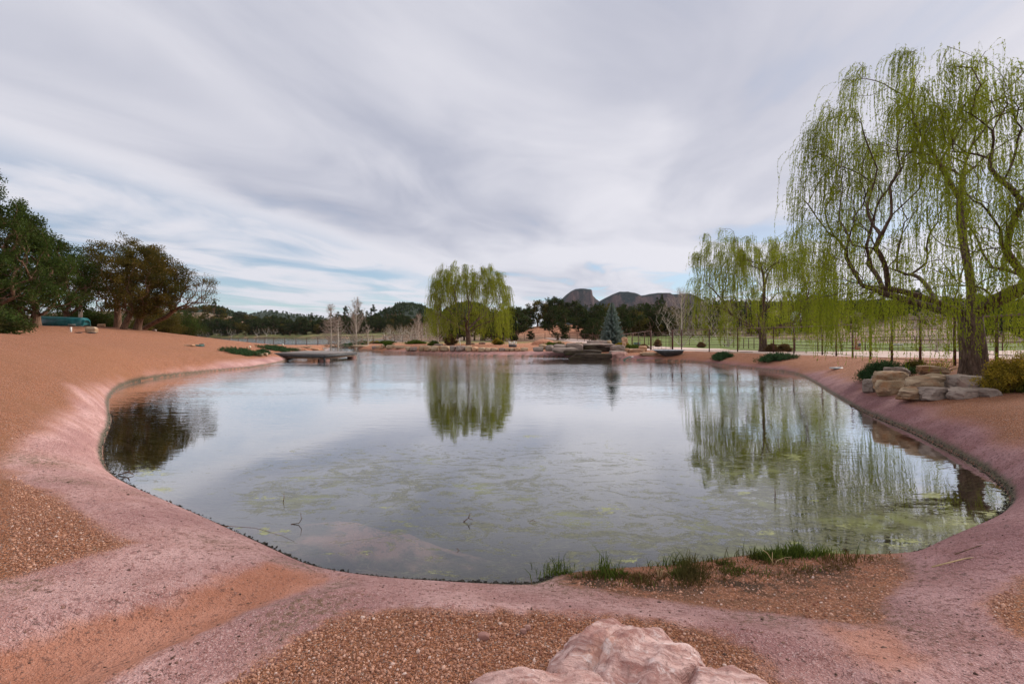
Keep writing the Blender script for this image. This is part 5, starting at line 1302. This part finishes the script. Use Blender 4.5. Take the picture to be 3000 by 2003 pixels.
# ---------------------------------------------------------------- grey trough by the gate
x_, y_ = wd(1957, 34.8); z_ = hz(x_, y_); zt = EYE-(1024.5-HY)/F*34.8
t_ = thing('trough', 'grey flat-topped trough with tapering dark underside standing on the gravel near the gate', 'trough', (x_, y_, z_))
m_ = MB(); hT = zt-z_
m_.box((0, 0, hT-.02), (2.05, 1.25, .05), -.12, .012); m_.build('top', M['grey'], t_)
ca, sa = math.cos(-.12), math.sin(-.12); V = []
for zz_, kx, ky in ((hT-.045, .97, .95), (hT-.22, .80, .85), (-.05, .38, .55)):
    for i_, j_ in ((-1, -1), (1, -1), (1, 1), (-1, 1)):
        X_, Y_ = i_*1.0*kx+(.12 if zz_ < hT-.1 else 0), j_*.6*ky; V.append((X_*ca-Y_*sa, X_*sa+Y_*ca, zz_))
m_ = MB(); m_.add(V, [[0, 1, 5, 4], [1, 2, 6, 5], [2, 3, 7, 6], [3, 0, 4, 7], [4, 5, 9, 8], [5, 6, 10, 9], [6, 7, 11, 10], [7, 4, 8, 11], [3, 2, 1, 0], [8, 9, 10, 11]]); m_.build('body', M['beam'], t_)
for k_, (i_, j_) in enumerate(((-.25, .2), (.0, -.15), (.28, .2), (.5, -.1))):
    m_ = MB(); m_.tube([(i_*ca-j_*sa, i_*sa+j_*ca, hT-.0), (i_*ca-j_*sa, i_*sa+j_*ca, hT+.012)], .06, 12); m_.build('cap', M['dark'], t_)
# hose at the pond edge
x0, y0 = wd(1822, 34.6); x1, y1 = wd(1849, 35.0)
m_ = MB(); tt_ = np.linspace(0, 1, 12); m_.tube(np.stack([x0+(x1-x0)*tt_, y0+(y1-y0)*tt_, -.12+.36*np.sin(tt_*1.7)], 1), .04, 8)
t_ = thing('hose', 'green corrugated hose curving into the water right of the waterfall', 'hose', (0, 0, 0)); m_.build('pipe', M['greenp'], t_)
m_ = MB(); m_.tube([(x1, y1, .235), (x1+.16, y1+.02, .26)], .035, 8); m_.build('nozzle', M['white'], t_)
# utility box on the far shore
x_, y_, z_ = G(1502, 47); t_ = thing('utility_box', 'small white and grey control box on a frame behind the far shore stones', 'utility box', (x_, y_, z_))
m_ = MB(); m_.box((0, 0, .13), (.78, .3, .24), 0, .02); m_.build('base', M['beam'], t_)
for i_, hh_ in ((-.27, .30), (-.05, .24), (.16, .34)):
    m_ = MB(); m_.box((i_, 0, .25+hh_/2), (.17, .12, hh_), 0, .01); m_.build('cabinet', M['white'], t_)
m_ = MB(); m_.tube([(-.38, 0, 0), (-.38, 0, .62)], .018); m_.tube([(.36, 0, 0), (.36, 0, .55)], .018); m_.build('frame', M['galv'], t_)
x_, y_, z_ = G(1349, 50); m_ = MB(); m_.tube([(0, 0, -.1), (-.10, 0, .72)], .035, 6); tag(m_.build('stake', M['white']), 'leaning white stake in front of the far willow', 'stake').location = (x_, y_, z_)
# windmill behind the middle willow
x_, y_, z_ = G(2331, 82); t_ = thing('windmill', 'small galvanised farm windmill standing in the field right of the middle willow trunk', 'windmill', (x_, y_, z_)); hub = EYE+(HY-929)/F*82-z_
m_ = MB()
for i_, j_ in ((-1, -1), (1, -1), (1, 1), (-1, 1)): m_.tube([(i_*.7, j_*.7, 0), (i_*.06, j_*.06, hub-.1)], .025, 5)
for zz_ in (.25, .5, .75): k_ = .7*(1-zz_)+.06; m_.tube([(-k_, -k_, hub*zz_), (k_, -k_, hub*zz_), (k_, k_, hub*zz_), (-k_, k_, hub*zz_), (-k_, -k_, hub*zz_)], .018, 4)
m_.build('tower', M['galv'], t_)
for k_ in range(12):
    a_ = k_*PI/6; m_ = MB(); c1, s1 = math.cos(a_), math.sin(a_); c2, s2 = math.cos(a_+.34), math.sin(a_+.34)
    m_.add([(c1*.3, -.2, hub+s1*.3), (c1*1.0, -.2, hub+s1*1.0), (c2*1.0, -.12, hub+s2*1.0), (c2*.3, -.16, hub+s2*.3)], [[0, 1, 2, 3]]); m_.build('blade', M['galv'], t_)
m_ = MB(); m_.tube([(0, -.2, hub), (0, .1, hub)], .09, 10); m_.build('hub', M['galv'], t_)
m_ = MB(); m_.tube([(0, .1, hub), (.5, 1.1, hub)], .02, 5); m_.add([(.5, 1.1, hub-.25), (.85, 1.7, hub-.35), (.85, 1.7, hub+.35), (.5, 1.1, hub+.25)], [[0, 1, 2, 3]]); m_.build('tail', M['galv'], t_)
# painted post figure by the paddock fence
x_, y_, z_ = G(2512, 45.5); t_ = thing('painted_panel', 'weathered red pink and blue painted board leaning on the paddock fence', 'painted board', (x_, y_, z_))
m_ = MB(); m_.box((0, 0, .82), (.62, .07, 1.35), .1, .01); m_.build('board', M['pinkp'], t_)
m_ = MB(); m_.box((-.19, -.05, .72), (.12, .03, 1.0), .1, .004); m_.box((.0, -.05, .25), (.50, .03, .12), .1, .004); m_.build('red_stripe', M['redp'], t_)
m_ = MB(); m_.box((.17, -.055, .62), (.24, .03, .26), .1, .004); m_.build('blue_square', M['bluep'], t_)
m_ = MB(); m_.tube([(-.02, -.08, .78), (-.02, -.05, .78)], .09, 14); m_.build('pale_disc', M['cream'], t_)
# road name sign
x_, y_ = wd(2632, 43.8); z_ = EYE-(1009.5-HY)/F*43.8
t_ = thing('road_sign', 'small white road name sign with dark letters on the paddock fence', 'sign', (x_, y_, z_))
m_ = MB(); m_.box((0, 0, 0), (.98, .02, .20), .06, .004); m_.build('plate', M['white'], t_)
cu = bpy.data.curves.new('letters', 'FONT'); cu.body = 'SALEM RD'; cu.size = .19; cu.align_x = 'CENTER'; cu.align_y = 'CENTER'; cu.extrude = .003
lo = bpy.data.objects.new('letters', cu); COL.objects.link(lo); lo.parent = t_; lo.location = (0, -.016, 0); lo.rotation_euler = (PI/2, 0, .06); cu.materials.append(M['dark'])
bpy.context.view_layer.update(); me_ = bpy.data.meshes.new_from_object(lo.evaluated_get(bpy.context.evaluated_depsgraph_get())); l2 = bpy.data.objects.new('lettering', me_); COL.objects.link(l2); l2.parent = t_; l2.location = lo.location; l2.rotation_euler = lo.rotation_euler; bpy.data.objects.remove(lo)
m_ = MB(); m_.tube([(0, .04, -.62), (0, .04, .1)], .02, 6); m_.build('post', M['rust'], t_)
# ornamental rings on the paddock gate
for px_, rr_, lab in ((2672, .26, 'right hand scroll shaped iron ring on top of the paddock fence'), (2598, .24, 'left hand iron ring on the paddock fence, partly behind willow strands')):
    x_, y_ = wd(px_, 43.6); z_ = EYE-(990-HY)/F*43.6; a_ = np.linspace(-1.7 if px_ > 2650 else 1.5, 1.7 if px_ > 2650 else 4.7, 20)
    m_ = MB(); m_.tube(np.stack([rr_*np.cos(a_), 0*a_, rr_*np.sin(a_)], 1), .03, 6); m_.tube([(-.5, 0, -rr_), (0, 0, -rr_)], .025, 6); tag(m_.build('ring', M['rust']), lab, 'ring').location = (x_, y_, z_)
# odds and ends
x_, y_, z_ = ground(2452, 1080); t_ = thing('drain_grate', 'small pale metal drain cover in the gravel left of the near planter', 'drain', (x_, y_, z_))
m_ = MB(); m_.box((0, 0, .03), (.42, .34, .05), .3, .01); m_.build('plate', M['galv'], t_); m_ = MB(); m_.tube([(.16, .2, -.02), (.75, .55, .05)], .07, 8); m_.build('pipe', M['dark'], t_)
x_, y_, z_ = ground(2884, 1099); m_ = MB(); m_.tube([(0, 0, -.1), (0, 0, .14)], .03, 10); tag(m_.build('pipe_stub', M['cream']), 'short white plastic pipe stub at the foot of the big willow', 'pipe').location = (x_, y_, z_)
for px_, py_, lab in ((732, 1027, 'small yellow path light in the left ground cover patch'), (829, 1019, 'small yellow path light in the ground cover nearest the dock')):
    x_, y_, z_ = ground(px_, py_); t_ = thing('path_light', lab, 'light', (x_, y_, z_)); m_ = MB(); m_.tube([(0, 0, 0), (0, 0, .22)], .02, 6); m_.build('stem', M['dark'], t_); m_ = MB(); m_.tube([(0, 0, .22), (0, 0, .34)], [.10, .06], 10); m_.build('shade', M['cream'], t_)
x_, y_, z_ = G(1866, 64); t_ = thing('feed_crate', 'dark slatted metal crate behind the fence left of the gate', 'crate', (x_, y_, z_)); m_ = MB(); m_.box((0, 0, .3), (.75, .5, .55), .1, .02); m_.build('bin', M['greenp'], t_)
for k_ in range(5): m_ = MB(); m_.box((-.36+.18*k_, -.29, .32), (.03, .03, .64), .0); m_.build('bar', M['dark'], t_)
P_, F_ = rock_geo((3.2, 2.4, 1.5), 88, 4, 2.2, 3, .03); x_, y_, z_ = G(1592, 62); tag(np_mesh('dirt_mound', P_, F_, M['dirt'], smooth=True), 'smooth mound of red dirt left of the waterfall shrubs', 'dirt mound').location = (x_, y_, z_)

# ---------------------------------------------------------------- shrubs and ground cover
for it in (('low spreading dark juniper cover at the left, nearest the dock', 690, 1036, 60, 11, 'cover', 1.5, .30), ('juniper ground cover strip behind the dock post', 800, 1026, 66, 8, 'cover', 1.6, .28), ('small juniper mat between the dock stones', 765, 1036, 16, 6, 'cover', .5, .22),
        ('dark ground cover on the point across the narrow channel', 1020, 1015, 42, 7, 'cover', 1.8, .3), ('ground cover extending right over the channel slab', 1050, 1013.5, 24, 6, 'cover', 1.0, .25),
        ('low green shrub under the tallest bare tree', 1060, 1007, 18, 7, 'shrub_green', .9, .4), ('yellowish low shrub between the bare trees', 1095, 1006.5, 20, 6, 'shrub_yellow', .8, .35), ('dark low shrub right of the yellowish one', 1130, 1006.5, 26, 7, 'shrub_green', .9, .4),
        ('small bright green bush among the channel boulders', 1133, 1017, 17, 9, 'shrub_green', .6, .45), ('dark low shrubs left of the far willow', 1215, 1008, 30, 8, 'shrub_green', .9, .45),
        ('dark burgundy round bush in front of the far willow', 1318, 1011, 19, 24, 'brown', .7, 1.0), ('bright yellow green bush right of the far willow trunk', 1458, 1010, 17, 15, 'shrub_yellow', .7, .62), ('low dark shrub by the willow stone', 1270, 1012, 14, 8, 'shrub_green', .5, .4),
        ('green juniper bush left end above the waterfall rocks', 1612, 1014, 26, 14, 'shrub_green', .8, .55), ('brown green juniper beside it above the waterfall rocks', 1638, 1013, 20, 12, 'oak', .7, .45), ('wide bright green juniper above the big grey boulders', 1700, 1015, 36, 13, 'shrub_green', .9, .6),
        ('olive juniper right of the waterfall capstone', 1826, 1014, 26, 12, 'shrub_yellow', .7, .45), ('dark green juniper bush above the slanting orange slab', 1858, 1026, 26, 16, 'shrub_green', .8, .65),
        ('dry tan grass clump at the end of the slab', 1888, 1020, 14, 8, 'brown', .4, .35),
        ('dark ground cover left of the middle planter', 2122, 1050, 26, 9, 'cover', .8, .25), ('dark ground cover spilling right in front of the middle planter', 2285, 1056, 56, 12, 'cover', .9, .3),
        ('dry twiggy shrub in the middle planter by the trunk', 2268, 1030, 16, 12, 'brown', .4, .5), ('second dry shrub at the right in the middle planter', 2302, 1031, 18, 12, 'brown', .4, .5),
        ('round dark bush in the field seen through the gate', 1930, 1008, 9, 13, 'brown', .9, 1.0), ('small dark bush in the field right of the gate', 2058, 1003, 10, 8, 'brown', .9, .7)):
    lab, px, by, hw, hp, mt, ryf, hm = it
    g_ = ground(px, by); 
    if px in (1930, 2058): g_ = G(px, 66)
    elif 1600 < px < 1700: g_ = (*wd(px, 39.6), 0)
    elif px in (1700, 1826): g_ = (*wd(px, 40), 0)
    elif px == 1858: g_ = (*wd(px, 38.6), 0)
    elif px in (2268, 2302): g_ = G(px, 33)
    s_ = g_[1]/F
    g_ = (g_[0], g_[1]+ryf*.5, hz(g_[0], g_[1]+ryf*.5)-.03)
    hm2 = max(hm*.9, hp*s_*1.05) if mt != 'cover' else hm
    if 1600 < px < 1870: g_ = (g_[0], g_[1], EYE-(by-HY)/F*g_[1]-.05); hm2 = max(hp*s_, .35)
    shrub('ground_cover' if mt == 'cover' else 'shrub', lab, g_, hw*s_, ryf, hm2, int(px) % 97, M[mt], 240, .09 if g_[1] < 45 else .12, 14, .35 if mt == 'cover' else .45, 'ground cover' if mt == 'cover' else 'shrub', spread=.13)
shrub('shrub', 'dark spreading juniper reaching left from the near stone planter', ground(2585, 1108), .72, .62, .42, 3, M['cover'], 260, .07, 34, .26, up=.5, spread=.14)
shrub('shrub', 'lighter brownish juniper arching over the flat stone of the near planter', ground(2680, 1088), .42, .4, .30, 4, M['oak'], 200, .05, 20, .28, up=.5, spread=.09)
shrub('shrub', 'large yellow flowering shrub at the right edge beside the near planter', ground(2962, 1148), .55, .55, .66, 5, M['shrub_yellow'], 240, .04, 40, .5, up=.3, spread=.12)
shrub('shrub', 'smaller yellow shrub cut by the right edge of the picture', ground(3065, 1135), .5, .5, .75, 6, M['shrub_yellow'], 260, .035, 24, .5, up=.3, spread=.09)
for i_, (px_, d_, h_, lab) in enumerate(((2762, 14.6, .45, 'sparse twiggy shrub along the fence left of the big trunk'), (2722, 15.0, .3, 'small twiggy shrub near the flat pale stone'), (2893, 13.8, .5, 'sparse twiggy shrub right behind the big willow trunk'), (2990, 13.0, .55, 'twiggy shrub at the fence near the right edge'))):
    shrub('shrub', lab, G(px_, d_), .32, .3, h_, 30+i_, M['shrub_yellow'], 60, .03, 5, .5, up=.4, spread=.05)

# ---------------------------------------------------------------- grasses, sticks, loose gravel
R = np.random.default_rng(17)
def blades(name, label, spots, mat, hmin, hmax, wd_=.0035, cat='grass', kind='stuff'):
    P = []; 
    for (px, py, rx, ry, n) in spots:
        gx, gy = wz(px, py, .06); a = R.normal(0, .5, (n, 2))*np.array([rx, ry]); P.append(np.stack([gx+a[:, 0], gy+a[:, 1]], 1))
    P = np.concatenate(P); P = P[fbm(P[:, 0]*5, P[:, 1]*7, seed=len(name), o=3) > -.02+.10*R.normal(size=len(P))]; z = H(P[:, 0], P[:, 1]); n = len(P); P = np.stack([P[:, 0], P[:, 1], np.maximum(z, -.03)-.005], 1)
    h = R.uniform(hmin, hmax, n)*R.uniform(.45, 1, n)*(1+1.2*np.clip(fbm(P[:, 0]*4, P[:, 1]*6, seed=21, o=2), -.45, 1)); le = R.normal(0, .32, (n, 2)); az = R.uniform(0, PI, n)
    w = np.stack([np.cos(az), np.sin(az), 0*az], 1)*wd_; V = []
    for t, ww in ((0, 1), (.4, .9), (.75, .6), (1, .08)):
        c = P+np.stack([le[:, 0]*h*t*t, le[:, 1]*h*t*t, h*t*(1-.15*t)], 1); V += [c-w*ww, c+w*ww]
    V = np.stack(V, 1).reshape(-1, 3); b = np.arange(n)[:, None]*8
    Q = np.concatenate([b+np.array([[0, 1, 3, 2]]), b+np.array([[2, 3, 5, 4]]), b+np.array([[4, 5, 7, 6]])])
    v = np.repeat(np.clip(R.random(n)*.8+.1, 0, 1), 8)
    return tag(np_mesh(name, V, Q, mat, attrs={'var': v}), label, cat, kind=kind)
blades('grass', 'green grass growing along the pond edge on the gravel spit', [(1655, 1660, .20, .09, 260), (1760, 1668, .25, .10, 420), (1850, 1672, .2, .10, 300), (1970, 1655, .16, .10, 900), (2020, 1662, .22, .12, 1000), (2080, 1645, .3, .10, 1000), (2170, 1632, .3, .08, 1500), (2240, 1632, .28, .08, 900), (2320, 1630, .3, .08, 700), (2100, 1690, .4, .12, 300), (2300, 1680, .5, .14, 300), (1900, 1700, .5, .12, 260), (2000, 1690, .35, .14, 500), (2150, 1665, .45, .14, 800), (2400, 1640, .25, .10, 350), (1720, 1690, .3, .10, 160)], M['grass'], .03, .13)
blades('reeds', 'taller dark green reeds standing in the water at the left end of the spit', [(1612, 1655, .12, .12, 90), (1640, 1640, .10, .12, 60), (1760, 1650, .10, .05, 60), (1815, 1655, .06, .05, 40), (2160, 1618, .14, .05, 70)], M['grass'], .10, .20, .0035)
blades('dead_grass', 'flattened dead brown grass and debris on the gravel spit', [(1750, 1690, .5, .12, 700), (1950, 1705, .6, .14, 900), (2200, 1690, .7, .16, 900), (2450, 1680, .4, .2, 400), (1850, 1680, .5, .10, 700), (2150, 1660, .7, .14, 1200)], M['brown'], .02, .07, .004)
def twig(label, px, py, z, pts, r, mat='bark'):
    gx, gy = wz(px, py, z) if z is not None else ground(px, py)[:2]
    zz = (z if z is not None else hz(gx, gy)); m = MB()
    for p in pts: m.tube([np.array(q)+np.array([gx, gy, zz]) for q in p], np.linspace(r, r*.45, len(p)), 5)
    return tag(m.build('stick', M[mat]), label, 'stick')
M['straw'] = mat_plain('dry_straw', (.42, .30, .16), .8)
twig('dark forked stick poking from the water near the middle foreground', 1372, 1528, 0, [[(-.05, 0, .0), (.0, 0, .04), (.05, 0, .02)], [(0, 0, .04), (.02, .01, .09)]], .006)
twig('thin dark upright stick in the green algae at the right', 2270, 1465, 0, [[(0, 0, -.05), (.005, 0, .07), (0, 0, .14)]], .007)
twig('bent twig standing above the yellow algae at the left', 875, 1535, 0, [[(-.08, .0, .0), (0, 0, .01), (.03, 0, .05), (.02, 0, .12)]], .005)
twig('dark stick at the left shoreline beside the algae mat', 372, 1390, .01, [[(-.12, 0, 0), (.0, .02, .03), (.10, 0, .0)], [(0, .02, .03), (.04, 0, .07)]], .010)
twig('small dark twig floating left of centre', 830, 1470, 0, [[(0, 0, 0), (.01, 0, .06), (0, .01, .10)]], .005)
twig('tiny forked twig in the near water by the shore', 1345, 1612, 0, [[(-.02, 0, .02), (0, 0, .0), (.03, 0, -.01)]], .004)
twig('floating twig between the spit and the centre', 1561, 1530, 0, [[(-.03, 0, .01), (0, .01, .02), (.03, 0, .01)]], .004)
twig('long thin dead branch lying on the pink bank at the lower left', 700, 1562, None, [[(-.45, .08, .012), (-.2, .14, .015), (.1, .10, .012), (.45, -.08, .012), (.62, -.2, .01)]], .003)
twig('thin root line running over the purple bank at the right', 2860, 1600, None, [[(-.3, -.15, .01), (.0, -.02, .012), (.3, .05, .012), (.8, .25, .012)]], .004)
twig('pale dead root across the purple bank at the right edge', 2830, 1640, None, [[(-.35, -.12, .01), (.0, .0, .012), (.3, .05, .014), (.6, .25, .012)]], .005, 'straw')
twig('clump of dry straw stalks bent over the middle of the spit', 1930, 1690, .1, [[(0, 0, 0), (.0, .02, .07), (.06, .02, .02)], [(0, 0, 0), (-.02, .02, .08)], [(.02, 0, 0), (.04, .02, .05), (.10, 0, .01)], [(.01, 0, 0), (.02, 0, .06)]], .004, 'straw')
twig('dry straw stalks crossing at the right part of the spit', 2270, 1655, .08, [[(0, 0, 0), (-.05, .02, .09), (-.09, .02, .12)], [(0, 0, 0), (.03, .02, .03), (.09, .01, .06), (.14, 0, .07)], [(-.02, 0, 0), (-.01, .02, .10)]], .004, 'straw')
# loose stones of the gravel close to the camera: far too many to count
n = 52000
u_ = R.uniform(-1.05, 1.05, n*3); y_ = 1.4+R.random(n*3)**1.3*5.5; x_ = u_*y_; 
ok = sdf(x_, y_, POND) > .05
gl = (sdf(x_, y_, poly_px(G_LOW)) < -.02) | ((sdf(x_, y_, poly_px(P_OUT)) > .02) & (sdf(x_, y_, poly_px(P_OUT)) < 6)) | (sdf(x_, y_, poly_px(G_RT)) < -.02)
sp_ = (sdf(x_, y_, poly_px(SPIT)) < -.02)
keep = ok & (gl | (sp_ & (R.random(len(x_)) < .45) & (y_ < 3.85))); x_, y_ = x_[keep][:n], y_[keep][:n]; n = len(x_); z_ = H(x_, y_)
V0, F0 = icos(1); sz = (R.lognormal(math.log(.0038), .45, n)).clip(.0018, .012)
V = V0[None]*(1+R.normal(0, .22, (n, len(V0), 1)))*sz[:, None, None]*R.uniform(.7, 1.3, (n, 1, 3))
V = V+np.stack([x_, y_, z_+sz*.25], 1)[:, None, :]
Fq = (F0[None]+np.arange(n)[:, None, None]*len(V0)).reshape(-1, 3)
t = NT('gravel_stone'); v = t.attr('var'); c = t.mix(v, (.23, .095, .06), (.60, .33, .225)); c = t.mix(t.ramp(v, .9, .98), c, (.62, .46, .40)); mg = t.done(t.bsdf(c, .9, .2))
tag(np_mesh('gravel', V.reshape(-1, 3), Fq, mg, attrs={'var': np.repeat(R.random(n), len(V0))}), 'loose crushed orange gravel stones in the foreground', 'gravel', kind='stuff')
# crumbs of dark debris and bits on the pink concrete
n = 5200; u_ = R.uniform(-1.05, 1.05, n*3); y_ = 1.4+R.random(n*3)**1.2*7; x_ = u_*y_
ok = (sdf(x_, y_, poly_px(P_OUT)) < 0) & (sdf(x_, y_, POND) > .0); x_, y_ = x_[ok][:n], y_[ok][:n]; n = len(x_); z_ = H(x_, y_)
sz = R.lognormal(math.log(.0030), .5, n).clip(.0015, .009)
V = V0[None]*(1+R.normal(0, .3, (n, len(V0), 1)))*sz[:, None, None]*R.uniform(.5, 1.8, (n, 1, 3))*np.array([1, 1, .4])+np.stack([x_, y_, z_+sz*.1], 1)[:, None, :]
Fq = (F0[None]+np.arange(n)[:, None, None]*len(V0)).reshape(-1, 3)
t = NT('debris_bits'); c = t.mix(t.attr('var'), (.05, .028, .020), (.30, .16, .12)); mg = t.done(t.bsdf(c, .9, .2))
tag(np_mesh('debris', V.reshape(-1, 3), Fq, mg, attrs={'var': np.repeat(R.random(n), len(V0))}), 'dark crumbs of bark and grit scattered over the pink concrete', 'debris', kind='stuff')
# dark crust of dried algae along the waterline
n = 5000; L = np.array(POND); seg = np.roll(L, -1, 0)-L; sl = np.linalg.norm(seg, axis=1)*(np.hypot(L[:, 0], L[:, 1]) < 16)/np.maximum(np.hypot(L[:, 0], L[:, 1]), 2)**.7
si = R.choice(len(L), n, p=sl/sl.sum()); tt_ = R.random(n)[:, None]; p = L[si]+seg[si]*tt_; nrm_ = np.stack([seg[si][:, 1], -seg[si][:, 0]], 1); nrm_ = unit(nrm_)
p = p+nrm_*(R.normal(.0, .016, n)*np.clip(np.hypot(p[:, 0], p[:, 1])/5, 1, 1.6))[:, None]; z_ = np.maximum(H(p[:, 0], p[:, 1]), 0)
ok = sdf(p[:, 0], p[:, 1], poly_px(SPIT)) > 0; p, z_ = p[ok], z_[ok]; n = len(p)
sz = R.lognormal(math.log(.0055), .5, n).clip(.002, .016)
V = V0[None]*(1+R.normal(0, .35, (n, len(V0), 1)))*sz[:, None, None]*R.uniform(.6, 1.5, (n, 1, 3))*np.array([1, 1, .45])+np.stack([p[:, 0], p[:, 1], z_+.002], 1)[:, None, :]
Fq = (F0[None]+np.arange(n)[:, None, None]*len(V0)).reshape(-1, 3)
t = NT('algae_crust'); c = t.mix(t.attr('var'), (.010, .008, .006), (.060, .048, .028)); mg = t.done(t.bsdf(c, .8, .3))
tag(np_mesh('shore_crust', V.reshape(-1, 3), Fq, mg, attrs={'var': np.repeat(R.random(n)**2, len(V0))}), 'dark ragged crust of dried algae along the waterline', 'algae', kind='stuff')
print('total time', time.time()-_t0)
# ---------------------------------------------------------------- thin air between here and the mesas
m = bpy.data.materials.new('haze'); m.use_nodes = True; nt = m.node_tree; nt.nodes.clear()
ov = nt.nodes.new('ShaderNodeOutputMaterial'); pv = nt.nodes.new('ShaderNodeVolumePrincipled'); pv.inputs['Density'].default_value = .000025; pv.inputs['Color'].default_value = (.72, .80, .95, 1); pv.inputs['Anisotropy'].default_value = .2
nt.links.new(pv.outputs[0], ov.inputs['Volume'])
mb = MB(); mb.box((0, 2000, 150), (16000, 16000, 360)); tag(mb.build('haze', m), 'thin bluish air in front of the far mesas', 'haze', kind='stuff')
SC.cycles.volume_bounces = 0
